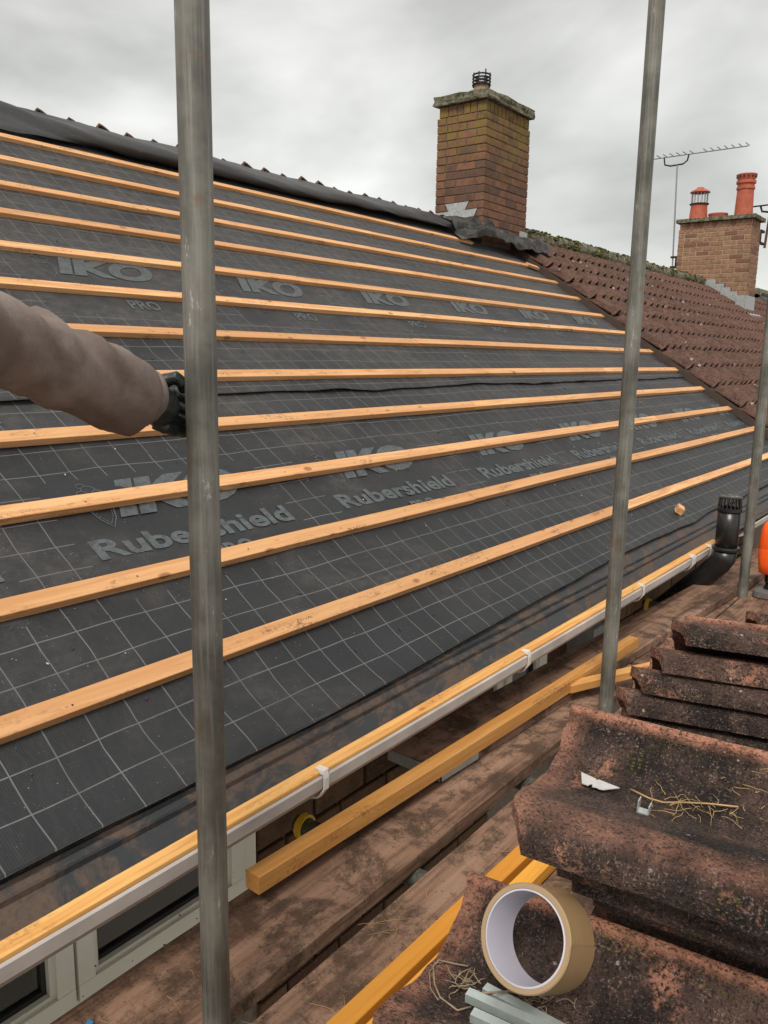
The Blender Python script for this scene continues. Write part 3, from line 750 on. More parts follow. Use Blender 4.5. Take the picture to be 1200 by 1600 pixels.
g2 = MB().extrude_x([(y, z-.012) for y, z in gp], 5.05, 7.85); fix_normals(hl('gutter', mesh('gutter', g2.v, g2.f), MAT['upvc']))
b = MB().box(-1.2, 7.9, 1.262, 1.285, -1.062, -1.0); hl('fascia', mesh('fascia', b.v, b.f), MAT['frame'])
b = MB().box(-1.2, 7.9, 1.287, 1.43, -1.062, -1.050); hl('soffit', mesh('soffit', b.v, b.f), MAT['frame'])

# ---- house wall with single bricks, windows
WY = 1.42
def winpart(x0, x1, zb, zt=-1.064, casements=((0, 1),), name='window'):
    w = MB().box(x0, x1, WY-.005, WY+.06, zb, zb+.05)               # sill rail of the outer frame
    w.box(x0, x0+.05, WY-.005, WY+.06, zb+.05, zt); w.box(x1-.05, x1, WY-.005, WY+.06, zb+.05, zt)
    wo_ = hl('window', mesh('window', w.v, w.f), MAT['frame'])
    ca = [x0+.05]+[x0+(x1-x0)*c_ for c_ in casements]+[x1-.05]
    for i in range(len(ca)-1):
        a, e = ca[i]+.004, ca[i+1]-.004
        c_ = MB()
        for lo, hi, y_ in ((0, .040, WY-.018), (.040, .052, WY-.010)):
            c_.box(a+lo, e-lo, y_, WY+.05, zb+.052+lo, zb+.052+hi); c_.box(a+lo, a+hi, y_+.0007, WY+.05, zb+.052+hi, zt); c_.box(e-hi, e-lo, y_+.0007, WY+.05, zb+.052+hi, zt)
        hl('casement', mesh('casement', c_.v, c_.f), MAT['frame'], parent=wo_)
        a2, e2, b2 = a+.052, e-.052, zb+.104
        g_ = MB().box(a2, e2, WY+.004, WY+.03, b2, b2+.010); g_.box(a2, a2+.010, WY+.004, WY+.03, b2+.010, zt); g_.box(e2-.010, e2, WY+.004, WY+.03, b2+.010, zt)
        hl('gasket', mesh('gasket', g_.v, g_.f), MAT['gasket'], parent=wo_)
        p_ = MB().box(a2+.002, e2-.002, WY+.012, WY+.018, b2+.004, zt); hl('pane', mesh('pane', p_.v, p_.f), MAT['glass'], parent=wo_)
    # curtain folds behind the glass
    v = []; f = []; n_ = 60
    for i in range(n_+1):
        x = x0+.03+(x1-x0-.06)*i/n_; y_ = WY+.052+.014*math.sin(i*.9)+.008*nz(i*.4, 1)
        v += [(x, y_, zb-.2), (x, y_, zt+.1)]
    for i in range(n_): f.append((2*i, 2*i+2, 2*i+3, 2*i+1))
    hl('curtain', mesh('curtain', v, f, True), MAT['curtain'], parent=wo_)
    sl_ = MB().box(x0-.03, x1+.03, WY-.012, WY+.02, zb-.035, zb-.002); hl('sill', mesh('sill', sl_.v, sl_.f), MAT['frame'], parent=wo_)
    rb = MB().box(x0, x1, WY+.5, WY+.55, zb-.6, zt); rb.box(x0, x1, WY+.17, WY+.5, zb-.6, zb-.58); hl('room_back', mesh('room_back', rb.v, rb.f), MAT['dark_room'], parent=wo_)
    return wo_
winpart(-.35, 1.345, -1.405, casements=(.69,))
winpart(2.60, 3.02, -1.50, casements=())
core = MB()
for a, e, z0, z1 in ((-1.2, 7.9, GZ, -1.56), (1.36, 2.585, -1.56, -1.066), (3.035, 7.9, -1.56, -1.066), (-1.2, -.365, -1.56, -1.066), (-.365, 1.36, -1.56, -1.445), (2.585, 3.035, -1.56, -1.54)):
    core.box(a, e, WY+.016, WY+.10, z0, z1)
hl('wall_core', mesh('wall_core', core.v, core.f), MAT['mortar'])
bk = {}
def wbrick(w):
    w = round(w, 3)
    if w not in bk: bk[w] = boxmesh('brick', 0, w, 0, .06, 0, .065, .003, MAT['wall_brick'])
    return bk[w]
for (xa, xb, rows) in ((1.36, 2.585, 10), (3.035, 6.2, 8)):
    for r in range(rows):
        z = -1.135-.075*r; x = xa-(.1125 if r % 2 else 0)
        while x < xb:
            a, e = max(x, xa), min(x+.215, xb)
            if e-a > .04: hl('brick', wbrick(e-a), None, Matrix.Translation((a, WY+random.uniform(-.003, .003), z)))
            x += .225
b = MB()
b.tube([(1.49, 1.43, -1.262), (1.49, 1.375, -1.262)], .030, 18)
b2 = MB().box(3.22, 3.34, 1.30, 1.42, -1.9, -1.14)
hl('downpipe_box', mesh('downpipe_box', b2.v, b2.f), MAT['alu'])
b = MB().box(2.655, 2.76, WY+.045, WY+.09, -1.40, -1.18); hl('green_curtain', mesh('green_curtain', b.v, b.f), plain('bright green cloth', (.03, .30, .05), .8))

# ------------------------------------------------------------------ the neighbour's tiled house
nb = empty('neighbouring_house', (13, 1.42, GZ)); tag(nb, 'neighbouring house roofed with old brown pantiles and a mossy ridge', 'house')
def nl(name, me, mat=None, M=None, parent=None):
    o = bpy.data.objects.new(name, me); COL.objects.link(o)
    if mat is not None and not me.materials: me.materials.append(mat)
    o.parent = parent or nb; o.matrix_parent_inverse = Matrix.Identity(4) if parent else Matrix.Translation(-Vector(nb.location))
    if M is not None: o.matrix_basis = M
    return o
cells = []
for r in range(13):
    for c_ in range(54):
        x = XJ+.0+.2*c_; s = S0-GA*r-.381
        p = RP(x, s); d = (p.x*FWD.x+p.y*FWD.y+p.z*FWD.z)
        cells.append((d, x, s))
cells.sort(); stuff = MB()
for i, (d, x, s) in enumerate(cells):
    M = rframe(x+random.uniform(-.003, .003), s+random.uniform(-.006, .006), .042+random.uniform(-.004, .005), -.074) @ Matrix.Rotation(random.uniform(-.006, .006), 4, 'Z')
    if i < 300: nl('roof_tile', RT, None, M)
    else: stuff.add([M @ v.co for v in RT.vertices], [tuple(p.vertices) for p in RT.polygons])
o = nl('roof_tiles', mesh('roof_tiles', stuff.v, stuff.f), MAT['roof_tile']); o['kind'] = 'stuff'
b = MB().extrude_x([tp(.45, .0), tp(4.62, .0), tp(4.62, -.12), tp(.45, -.12)], XJ+.05, XJ+10.8); fix_normals(nl('roof_deck', mesh('roof_deck', b.v, b.f), MAT['dark_room']))
b = MB().extrude_x([tp(.45, .034), tp(4.5, .034), tp(4.5, -.03), tp(.45, -.03)], XJ-.012, XJ+.045); fix_normals(nl('verge_board', mesh('verge_board', b.v, b.f), plain('old dark timber', (.055, .035, .026), .9)))
b = MB().add([Vector((XJ, RY, RZ)), Vector((XJ+10.8, RY, RZ)), Vector((XJ+10.8, RY+3.6, RZ-3.6*math.tan(TH))), Vector((XJ, RY+3.6, RZ-3.6*math.tan(TH)))], [(0, 1, 2, 3)])
b.add([Vector(p)-Vector((0, 0, .1)) for p in b.v[:4]], [(3, 2, 1, 0)]); nl('rear_roof_slope', mesh('rear_roof_slope', b.v, b.f), MAT['roof_tile'])
b = MB().box(XJ+.02, XJ+10.8, WY, WY+.25, GZ, -1.1); nl('wall', mesh('wall', b.v, b.f), MAT['wall_brick'])
b = MB().extrude_x(gp, XJ-.07, XJ+10.8); nl('gutter', mesh('gutter', b.v, b.f), MAT['upvc'])
# ridge tiles
def ridge_tile():
    v = []; f = []; n = 12; L = .445
    for x, k in ((0, 1.), (.03, 1.), (L-.02, .96), (L, .955)):
        for r in (.125, .108):
            for i in range(n+1):
                a = PI*(-.12+1.24*i/n); v.append((x, r*k*math.cos(a)*1.05, r*k*math.sin(a)*.9))
    m = n+1
    for s_ in range(3):
        for i in range(n):
            a = s_*2*m+i; f.append((a, a+1, a+2*m+1, a+2*m)); a += m; f.append((a, a+2*m, a+2*m+1, a+1))
    for s_ in (0, 3):
        for i in range(n): a = s_*2*m+i; f.append((a, a+m, a+m+1, a+1))
    me = mesh('ridge_tile', v, f, False); bm = bmesh.new(); bm.from_mesh(me); bmesh.ops.recalc_face_normals(bm, faces=bm.faces[:]); bm.to_mesh(me); bm.free()
    me.materials.append(MAT['mossy']); return me
RG = ridge_tile()
for k in range(25):
    x = 8.22+.43*k
    if x > XJ+10.4: break
    nl('ridge_tile', RG, None, Matrix.Translation((x, RY+.01+random.uniform(-.006, .006), RZ+.035+random.uniform(-.006, .006))) @ Matrix.Rotation(random.uniform(-.012, .012), 4, 'Y'))
# moss cushions on and below the ridge
def blob(b_, c_, r, n=5):
    v = []; f = []; k = 7
    for j in range(n):
        ph = PI*.52*j/(n-1)
        for i in range(k):
            a = 2*PI*i/k+j*.4; q = r*(1+.45*nz(c_[0]*9+i*1.7, c_[1]*9+j*1.3, c_[2]*5)); v.append((c_[0]+q*math.sin(ph)*math.cos(a), c_[1]+q*math.sin(ph)*math.sin(a), c_[2]+q*.75*math.cos(ph)))
    for j in range(n-1):
        for i in range(k): f.append((j*k+i, (j+1)*k+i, (j+1)*k+(i+1) % k, j*k+(i+1) % k))
    b_.add(v, f)
mo = MB(); rm = random.Random(3)
for i in range(1500):
    x = 8.25+rm.random()**1.2*10
    if i < 1050:
        a = rm.uniform(-.2, 2.0); cy = RY-.128*math.sin(a); cz = RZ+.04+.112*math.cos(a)
        if nz(x*2.6, a*1.7, 7) < -.02: continue
        blob(mo, (x, cy, cz-.008), rm.uniform(.007, .026))
    else:
        d = rm.random()**2.2*.35+.02; p = RP(x, RIDGE_S-.10-d, .055+.012*math.sin(x*31)); 
        if nz(x*1.3, 2, 3) < -.05: continue
        blob(mo, p-NN*.004, rm.uniform(.008, .022))
o = mo.build('moss', MAT['moss'], None, True); o.parent = nb; o.matrix_parent_inverse = Matrix.Translation(-Vector(nb.location)); o['kind'] = 'stuff'
# pale lichen / droppings chips on the tiles
ch_ = MB(); rm = random.Random(11)
for i in range(60):
    x = XJ+.1+rm.random()**1.4*8; s = rm.uniform(1.0, 4.4); p = RP(x, s, .095); r = rm.uniform(.004, .013); 
    pts = [p+EX*r*math.cos(a)*rm.uniform(.5, 1.3)+U*r*1.4*math.sin(a)*rm.uniform(.5, 1.3) for a in np.linspace(0, 2*PI, 7)[:-1]]
    ch_.add(pts+[q-NN*.02 for q in pts], [tuple(range(6))]+[(k, 6+k, 6+(k+1) % 6, (k+1) % 6) for k in range(6)])
o = ch_.build('lichen_spots', plain('pale lichen', (.40, .34, .30), .95)); o.parent = nb; o.matrix_parent_inverse = Matrix.Translation(-Vector(nb.location)); o['kind'] = 'stuff'; fix_normals(o)

# second chimney: three pots, stepped flashing
D0, D1, E0, E1 = 15.20, 15.80, 3.86, 5.08
ch2, P2, dtop = chimney(nb, nl, D0, D1, E0, E1, .79, 2.33, MAT['tan_brick'], MAT['pale_mortar'], MAT['mossy'], .05, .077, True, .06)
def pot(cx, cy, pr_, mat, name='chimney_pot', n=22):
    o = MB().lathe(pr_, n, (cx, cy, dtop-.01)).build(name, mat); P2(o); fix_normals(o); smooth_by_angle(o, 40); return o
pot(15.5, 4.10, [(0, 0), (.155, 0), (.150, .05), (.135, .46), (.150, .465), (.150, .50), (.137, .505), (.137, .55), (.160, .56), (.160, .60), (.137, .61), (.145, .63), (.170, .70), (.165, .71), (.12, .70), (.12, .2), (0, .2)], MAT['clay'])
b = MB()
for k in range(14): a = 2*PI*k/14; b.box(-.012, .012, -.006, .004, -.016, .016, Matrix.Translation((15.5+.1575*math.cos(a), 4.10+.1575*math.sin(a), dtop+.655)) @ Matrix.Rotation(a+PI/2, 4, 'Z'))
o = b.build('pot_opening', MAT['dark_metal']); P2(o)
pot(15.5, 4.52, [(0, 0), (.16, 0), (.158, .07), (.165, .08), (.165, .105), (.14, .105), (.13, .03), (0, .03)], MAT['clay'])
pot(15.5, 4.86, [(0, 0), (.165, 0), (.155, .06), (.135, .30), (.11, .30), (.11, .1), (0, .1)], MAT['clay'])
b = MB()
for k in range(14): a = 2*PI*k/14; b.tube([(15.5+.135*math.cos(a), 4.86+.135*math.sin(a), dtop+q) for q in (.27, .50)], .006, 5)
o = b.build('cowl_bar', MAT['wire']); P2(o)
o = MB().lathe([(.16, .275), (.165, .29), (.14, .295)], 20, (15.5, 4.86, dtop)).build('cowl_ring', MAT['dark_metal']); P2(o)
o = MB().lathe([(0, .575), (.05, .57), (.075, .545), (.15, .51), (.172, .485), (.165, .48), (.0, .49)], 22, (15.5, 4.86, dtop-.005)).build('cowl_cap', MAT['clay']); P2(o); fix_normals(o)
pts = [(4.70, 1.376), (4.377, 1.384), (4.368, 1.30), (4.231, 1.304), (4.224, 1.235), (4.12, 1.24), (4.11, 1.165), (3.998, 1.168), (3.991, 1.10), (3.858, 1.10), (3.858, .83), (4.62, 1.33)]
n = len(pts); v = [(D0-.010, y, z) for y, z in pts]+[(D0-.006, y, z) for y, z in pts]; f = [tuple(range(n)), tuple(range(2*n-1, n-1, -1))]+[(i, (i+1) % n, n+(i+1) % n, n+i) for i in range(n)]
o = link('stepped_flashing', mesh('stepped_flashing', v, f), None, MAT['lead']); P2(o)
b = MB().box(D0-.011, D1+.01, E0-.010, E0-.005, .79, 1.10); o = link('apron_flashing', mesh('apron_flashing', b.v, b.f), None, MAT['lead']); P2(o)
b = MB(); b.box(D0-.14, D1+.05, 0, .35, 0, .006, basis(RP(0, 3.40, .075), EX, U, NN)); o = nl('lead_apron', mesh('lead_apron', b.v, b.f), MAT['lead'])

# aerials on the far chimney
ae = empty('tv_aerial', (15.28, 5.15, 1.6)); tag(ae, 'tall thin television aerial with a long toothed boom left of the red pots', 'aerial')
def part_of(root, o): o.parent = root; o.matrix_parent_inverse = Matrix.Translation(-Vector(root.location)); return o
part_of(ae, MB().tube([(15.25, 5.16, 1.58), (15.25, 5.22, 3.36)], .014, 8).build('mast', MAT['alu']))
b = MB(); B0, B1 = Vector((15.25, 5.70, 3.50)), Vector((15.25, 4.06, 3.52)); b.tube([B0, B1], .010, 6); part_of(ae, b.build('boom', MAT['alu']))
for k in range(15):
    if k in (7,): continue
    p = B0+(B1-B0)*(.015+k/14.3); part_of(ae, MB().tube([p+Vector((-.11, 0, .03)), p+Vector((.11, 0, .03))], .008, 5).build('element', MAT['alu']))
part_of(ae, MB().tube([(15.25, 5.46, 3.49), (15.25, 5.44, 3.38), (15.25, 5.34, 3.35), (15.25, 5.12, 3.36), (15.25, 5.05, 3.41), (15.25, 5.03, 3.51)], .014, 6).build('cradle', MAT['dark_metal']))
part_of(ae, MB().box(15.215, 15.285, 5.08, 5.20, 1.60, 1.64).box(15.235, 15.265, 5.10, 5.12, 1.64, 1.78).box(15.215, 15.285, 5.08, 5.20, 1.78, 1.81).build('wall_bracket', MAT['dark_metal']))
ae = empty('tv_aerial', (16.0, 3.80, 1.95)); tag(ae, 'rusty television aerial on the right flank of the far tan chimney', 'aerial')
part_of(ae, MB().tube([(15.98, 3.82, 1.95), (15.98, 3.78, 2.62)], .022, 8).build('mast', plain('rusty steel', (.10, .04, .03), .8)))
part_of(ae, MB().tube([(15.98, 4.15, 2.66), (15.98, 3.0, 2.70)], .014, 6).build('boom', MAT['dark_metal']))
part_of(ae, MB().tube([(15.98, 3.95, 2.66), (15.98, 3.92, 2.57), (15.98, 3.80, 2.55), (15.98, 3.68, 2.58), (15.98, 3.66, 2.67)], .018, 6).build('cradle', MAT['dark_metal']))
for k in range(6): part_of(ae, MB().tube([(15.87, 3.55-.1*k, 2.70), (16.09, 3.55-.1*k, 2.70)], .008, 5).build('element', MAT['dark_metal']))
part_of(ae, MB().box(15.79, 16.0, 3.84, 3.88, 2.0, 2.04).box(15.80, 15.83, 3.85, 3.87, 2.04, 2.2).box(15.79, 16.0, 3.84, 3.88, 2.2, 2.24).build('wall_bracket', MAT['dark_metal']))

# a further roof beyond, just showing past the far chimney
fh = empty('distant_house', (24, 4.6, GZ)); tag(fh, 'further house with a dark slate roof showing past the far chimney', 'house')
b = MB(); b.extrude_x([(RY, 1.42), (.9, -1.1), (.9, -1.2), (RY, 1.30), (8.4, -1.2), (8.4, -1.1)], 19.2, 31.); part_of(fh, fix_normals(b.build('roof', MAT['slate'])))
part_of(fh, MB().box(19.4, 30.8, 1.4, 7.9, GZ, -1.0).build('wall', MAT['wall_brick']))
part_of(fh, MB().tube([(19.2, RY, 1.43), (31, RY, 1.43)], .11, 8).build('ridge', MAT['mossy']))

# ------------------------------------------------------------------ scaffold
PY = .972
def pole(x, y, z0, z1, label, extra=None):
    n = 28; v = []; f = []; zs_ = np.arange(z0, z1+.01, .25)
    b_ = MB().tube([(0, 0, z-z0) for z in zs_], .02415, n); o = b_.build('scaffold_pole', MAT['galv'], None, True); o.location = (x, y, z0)
    smooth_by_angle(o, 40); tag(o, label, 'pole', 'upright scaffold poles along the eaves'); return o
pole(.825, PY, GZ, 2.6, 'thick galvanised scaffold pole nearest the camera, gripped by the gloved hand')
pole(2.557, PY, GZ, 2.9, 'galvanised scaffold pole standing behind the heap of tiles, second along the eaves')
pole(4.322, PY, GZ, 0.62, 'galvanised scaffold pole standing beside the black vent pipe')
BT = -1.175
for x, lb in ((.36, 'scaffold cross tube under the boards by the white window'), (1.47, 'scaffold cross tube with a yellow cap below the near end of the loose timber'), (2.04, 'pale scaffold cross tube seen in the gap between the boards'), (4.06, 'grey scaffold cross tube with a yellow cap below the black vent pipe')):
    r = empty('scaffold_tube', (x, .5, BT-.064)); tag(r, lb, 'scaffold tube', 'cross tubes carrying the boards')
    part_of(r, MB().tube([(x+.03, -.35, BT-.064), (x, 1.385, BT-.064)], .0242, 18).build('tube', MAT['galv'], None, True))
    cp = MB().lathe([(.026, 0), (.034, 0), (.034, .018), (.026, .018)], 18); o = cp.build('end_cap', MAT['yellow_cap'], r); o.matrix_parent_inverse = Matrix.Identity(4); o.location = (0, .868, 0); o.rotation_euler = (PI/2, 0, 0); fix_normals(o)
b = MB().tube([(-2, .918, BT-.115), (9, .918, BT-.115)], .0242, 16); o = b.build('scaffold_ledger', MAT['galv'], None, True); tag(o, 'long scaffold tube running under the boards beside the uprights', 'scaffold tube')

def board(x0, x1, y0, y1, ztop, rot, label, seed, th=.038):
    L = x1-x0; w = y1-y0; nx = int(L/.08); v = []; f = []
    prof = [(0, -.003), (.003, 0), (w*.25, 0), (w*.5, 0), (w*.75, 0), (w-.003, 0), (w, -.003), (w, -th+.002), (w-.002, -th), (.002, -th), (0, -th+.002)]
    m = len(prof)
    for i in range(nx+1):
        x = L*i/nx
        for k, (y, z) in enumerate(prof):
            e = .0022*nz(x*5, k, seed)+.0025*nz(x*18, k*1.7, seed) if k in (0, 1, 5, 6) else .0010*nz(x*6, k, seed)
            v.append((x, y+(e if k in (0, 1) else -e if k in (5, 6) else 0), z+(abs(e)*-.6 if k < 7 else 0)))
    for i in range(nx):
        for k in range(m): a = i*m+k; c_ = i*m+(k+1) % m; f.append((a, a+m, c_+m, c_))
    f += [tuple(range(m)), tuple(nx*m+k for k in range(m))[::-1]]
    o = link('scaffold_board', mesh('scaffold_board', v, f), None, MAT['board']); fix_normals(o)
    o.location = (x0, y0, ztop); o.rotation_euler = (0, 0, rot); tag(o, label, 'board', 'scaffold boards'); return o
board(-.9, 3.02, .996, 1.222, BT, 0, 'long brown scaffold board under the end of the loose timber, nearest the windows', 1)
bb = board(1.79, 4.9, 1.137, 1.335, BT+.040, -.058, 'grey lapped scaffold board lying on top of another under the gutter', 2)
bd = MB().box(-.0025, .0, .004, .194, -.036, -.003); o = link('end_band', mesh('end_band', bd.v, bd.f), bb, MAT['zinc'])
bd = MB().box(0, .18, -.0025, -.0005, -.034, -.004); o = link('end_band', mesh('end_band', bd.v, bd.f), bb, MAT['zinc'])
board(-.9, 3.3, .715, .942, BT, 0, 'scaffold board carrying the two yellow timbers beside the tile stacks', 3)
board(3.06, 6.6, .975, 1.20, BT-.002, .006, 'scaffold board under the black vent pipe', 4)
board(3.33, 6.6, .72, .968, BT-.001, .004, 'scaffold board under the orange power tool', 5)
for i, y in enumerate((.486, .256, .026, -.204)):
    board(-.9, 3.1, y, y+.226, BT+random.uniform(-.002, .002), 0, ['scaffold board under the middle of the tile stacks', 'scaffold board under the heads of the stacked tiles', 'scaffold board hidden behind the tile stacks', 'outermost scaffold board hidden behind the tile stacks'][i], 6+i)

# ------------------------------------------------------------------ loose timbers
def timber(name, x0, y0, zt, L, w, h, rotz, mat, label, cat='timber', seed=1, group=None, tilt=0.):
    me = batten_mesh(L, w, h, seed=seed); me.materials.append(mat); o = link(name, me); fix_normals(o)
    o.location = (x0, y0, zt-h); o.rotation_euler = (0, tilt, rotz); tag(o, label, cat, group); return o
timber('gutter_timber', -1.1, 1.151, -.939, 5.58, .038, .030, 0, MAT['timber'], 'long pale timber laid along the front edge of the white gutter', seed=31)
timber('loose_timber', 1.095, 1.143, -1.093, 2.02, .043, .042, -.038, MAT['brown_timber'], 'long square timber lying across the boards, its sawn end nearest the camera', seed=32)
timber('loose_timber', 2.515, 1.082, -1.106, .85, .040, .028, -.40, MAT['brown_timber'], 'short timber offcut running from the boards under the far tile stack', seed=33)
timber('yellow_timber', .45, .778, BT+.031, 1.9, .040, .030, -.012, MAT['yellow_timber'], 'bright yellow timber lying on the boards, its side nearest the wall', seed=34, group='yellow timbers beside the tiles')
timber('yellow_timber', .62, .724, BT+.031, 1.8, .038, .030, -.012, MAT['yellow_timber'], 'second bright yellow timber mostly hidden under the stacked tiles', seed=35, group='yellow timbers beside the tiles')
o = link('wood_block', boxmesh('wood_block', -.025, .025, -.02, .02, 0, .04, .0015, MAT['batten'])); o.matrix_basis = rframe(4.66, .735, -.022) @ Matrix.Rotation(.5, 4, 'Z')
tag(o, 'small pale offcut block sitting on the membrane near the eaves', 'wood block')

# ------------------------------------------------------------------ stacked concrete tiles
TM = [tile_mesh('concrete_tile', False, 1., sd_) for sd_ in range(4)]
for m_ in TM: m_.materials.append(MAT['tile'])
def put_tile(org, yaw, tilt, roll, label, k, group='weathered concrete tiles stacked on the scaffold'):
    o = link('concrete_tile', TM[k % 4]); o.matrix_basis = Matrix.Translation(org) @ Matrix.Rotation(PI+yaw, 4, 'Z') @ Matrix.Rotation(tilt, 4, 'Y') @ Matrix.Rotation(roll, 4, 'X')
    tag(o, label, 'roof tile', group); return o
def stack(org, yaw, tilt, roll, pitch, first, hidden, sx, sy, seed):
    rr = random.Random(seed); z = org[2]; k = 0
    for i in range(60):
        if i < len(first): lb, dx, dy, dyaw, dz = first[i]
        else: lb, dx, dy, dyaw, dz = hidden, sx+rr.uniform(-.006, .006), sy+rr.uniform(-.008, .008), rr.uniform(-.03, .03), pitch
        if i: z -= dz
        if z < BT+.012: break
        fl = min(1, max(0, (z-BT-.012)/.25))
        put_tile((org[0]+dx, org[1]+dy, z), yaw+dyaw, tilt*fl, roll*fl, lb, i+seed)
stack((.810, .348, -.415), .161, .073, -.037, .0300,
      [('large dark concrete tile in front holding the silver blade and straw', 0, 0, 0, 0), ('dark tile directly under the one holding the silver blade', .024, -.024, .004, .022), ('third tile down beneath the one holding the silver blade', .040, -.034, -.006, .021), ('fourth tile down beneath the one holding the silver blade', .062, -.044, .004, .021)],
      'concrete tile buried low in the stack under the silver blade', .090, -.055, 1)
stack((.646, .371, -.543), .131, .064, -.019, .0300,
      [('dark concrete tile at the bottom of the picture carrying the brown tape roll', 0, 0, 0, 0)],
      'concrete tile buried in the stack under the brown tape roll', .0, -.05, 2)
stack((1.193, .344, -.411), .20, -.27, .015, .0310,
      [('topmost pinkish tile of the neat far stack', 0, 0, 0, 0), ('second tile down of the neat far stack, set back under the pinkish one', -.015, .022, .01, .036), ('third tile down of the neat far stack', -.030, .036, -.01, .026), ('fourth tile down of the neat far stack, mossy at its right', -.045, .052, .01, .026), ('fifth tile down of the neat far stack', -.045, .040, 0, .026), ('sixth tile down of the neat far stack, just above the boards', -.040, .022, 0, .026)],
      'concrete tile buried low in the neat far stack', -.04, .0, 3)
stack((1.53, .335, -.485), .22, -.30, 0, .0300, [('top tile of the small stack beyond the pinkish tile', 0, 0, 0, 0), ('second tile of the small stack beyond the pinkish tile', 0, 0, .01, .03)], 'concrete tile buried in the small stack beyond the pinkish tile', 0, 0, 2)

# ------------------------------------------------------------------ things lying on the tiles
def camP(x, y, d): return RGT*((x-600)/1283.3*d)+DWN*((y-800)/1283.3*d)+FWD*d
# tape roll
tr_ = empty('tape_roll'); tag(tr_, 'nearly used roll of brown packing tape with a white card core on the front tile', 'tape')
ctr = camP(839, 1466, .690); view = ctr.normalized()
axis = (-view*.86 - RGT*.50 - DWN*.03).normalized(); ay = axis.cross(Vector((0, 0, 1))).normalized(); ax_ = ay.cross(axis)
tr_.matrix_basis = basis(ctr, ax_, ay, axis)
RO, RI, TW = .0415, .0352, .046
MB_ = lambda pr_, mt, nm: smooth_by_angle(fix_normals(MB().lathe(pr_, 64).build(nm, mt, tr_)), 30)
MB_([(RO, -TW/2+.0012), (RO+.0002, 0), (RO, TW/2-.0012)], MAT['tape'], 'tape_winding')
MB_([(RO, TW/2-.0012), (RO-.001, TW/2), (RI+.0018, TW/2), (RI+.0015, TW/2-.002)], MAT['tape_edge'], 'winding_edge')
MB_([(RO, -TW/2+.0012), (RO-.001, -TW/2), (RI+.0018, -TW/2), (RI+.0015, -TW/2+.002)], MAT['tape_edge'], 'winding_edge')
MB_([(RI+.0016, TW/2-.001), (RI, TW/2-.0005), (RI, -TW/2+.0005), (RI+.0016, -TW/2+.001)], MAT['core'], 'card_core')
v = []; f = []
for i in range(13):
    a = -2.15+i*.075; r = RO+.0006+.0016*max(0, (i-7)/5)**2
    for z in (-TW/2+.002, TW/2-.0005): v.append((r*math.cos(a), r*math.sin(a), z+(.002*math.sin(i*1.3) if i > 9 else 0)))
for i in range(12): f.append((2*i, 2*i+2, 2*i+3, 2*i+1))
link('tape_tail', mesh('tape_tail', v, f, True), tr_, MAT['tape'])

def on_mid(x, y, dz=0.):   # point on the surface of the blade-carrying tile (tile coordinates)
    M = Matrix.Translation((.810, .348, -.415)) @ Matrix.Rotation(PI+.161, 4, 'Z') @ Matrix.Rotation(.073, 4, 'Y') @ Matrix.Rotation(-.037, 4, 'X')
    return M @ Vector((x, y, float(np.interp(x, TXS, TZS))+dz))
def on_front(x, y, dz=0.):
    M = Matrix.Translation((.646, .371, -.543)) @ Matrix.Rotation(PI+.131, 4, 'Z') @ Matrix.Rotation(.064, 4, 'Y') @ Matrix.Rotation(-.019, 4, 'X')
    return M @ Vector((x, y, float(np.interp(x, TXS, TZS))+dz))
def ray_on(fn, px, py):
    """tile coordinates seen in a direction: used once to seat small things where they lie"""
    best = None
    for i in range(60):
        for j in range(60):
            x, y = .229*i/59, .381*j/59; p = fn(x, y); d = p.dot(FWD); e = (600+1283.3*p.dot(RGT)/d-px)**2+(800+1283.3*p.dot(DWN)/d-py)**2
            if best is None or e < best[0]: best = (e, x, y)
    return best[1], best[2]
# utility blade (trapezoid with two notches)
bx, by = ray_on(on_mid, 935, 1233)
pb = on_mid(bx, by, .004); e1 = (on_mid(bx+.0, by+.03)-on_mid(bx, by)).normalized(); e2 = (on_mid(bx+.02, by)-on_mid(bx-.02, by)).normalized(); e1 = (e1*math.cos(.05)+e2*math.sin(.05)).normalized(); e3 = e1.cross(e2).normalized(); e2 = e3.cross(e1)
if e3.z < 0: e3 = -e3
outl = [(-.026, .0095), (-.004, .0065), (-.002, .0045), (.0005, .0066), (.030, .0035), (.013, -.0072), (.0065, -.0078), (.0055, -.0042), (.0030, -.0042), (.002, -.0075), (-.002, -.0075), (-.003, -.0040), (-.006, -.0040), (-.007, -.0078), (-.016, -.0075)]
outl = [(x*.74, -y*1.3) for x, y in outl][::-1]
n = len(outl); v = [pb+e1*x+e2*y+e3*(.0012+.06*abs(x)*.2) for x, y in outl]; v += [p-e3*.0008 for p in v]
bm = bmesh.new(); vv = [bm.verts.new(p) for p in v]; bm.faces.new(vv[:n]); bm.faces.new(vv[n:][::-1])
for i in range(n): bm.faces.new((vv[i], vv[(i+1) % n], vv[n+(i+1) % n], vv[n+i]))
bmesh.ops.triangulate(bm, faces=bm.faces[:]); bmesh.ops.recalc_face_normals(bm, faces=bm.faces[:]); me = bpy.data.meshes.new('utility_blade'); bm.to_mesh(me); bm.free()
tag(link('utility_blade', me, None, MAT['steel']), 'silver notched knife blade lying on the large dark tile', 'blade')
# bent tile clip
qx, qy = ray_on(on_mid, 1007, 1273); pb = on_mid(qx, qy, .0); b = MB(); Mx = basis(pb, e1, e2, e3)
b.box(-.005, .005, -.006, .004, .001, .0022, Mx); b.box(-.0055, -.0045, -.006, .004, .001, .013, Mx); b.box(.0045, .0055, -.006, .004, .001, .010, Mx)
tag(b.build('metal_clip', MAT['zinc']), 'tiny bent metal clip beside the straw on the large dark tile', 'clip')
NNV = Vector((0, 0, 1))
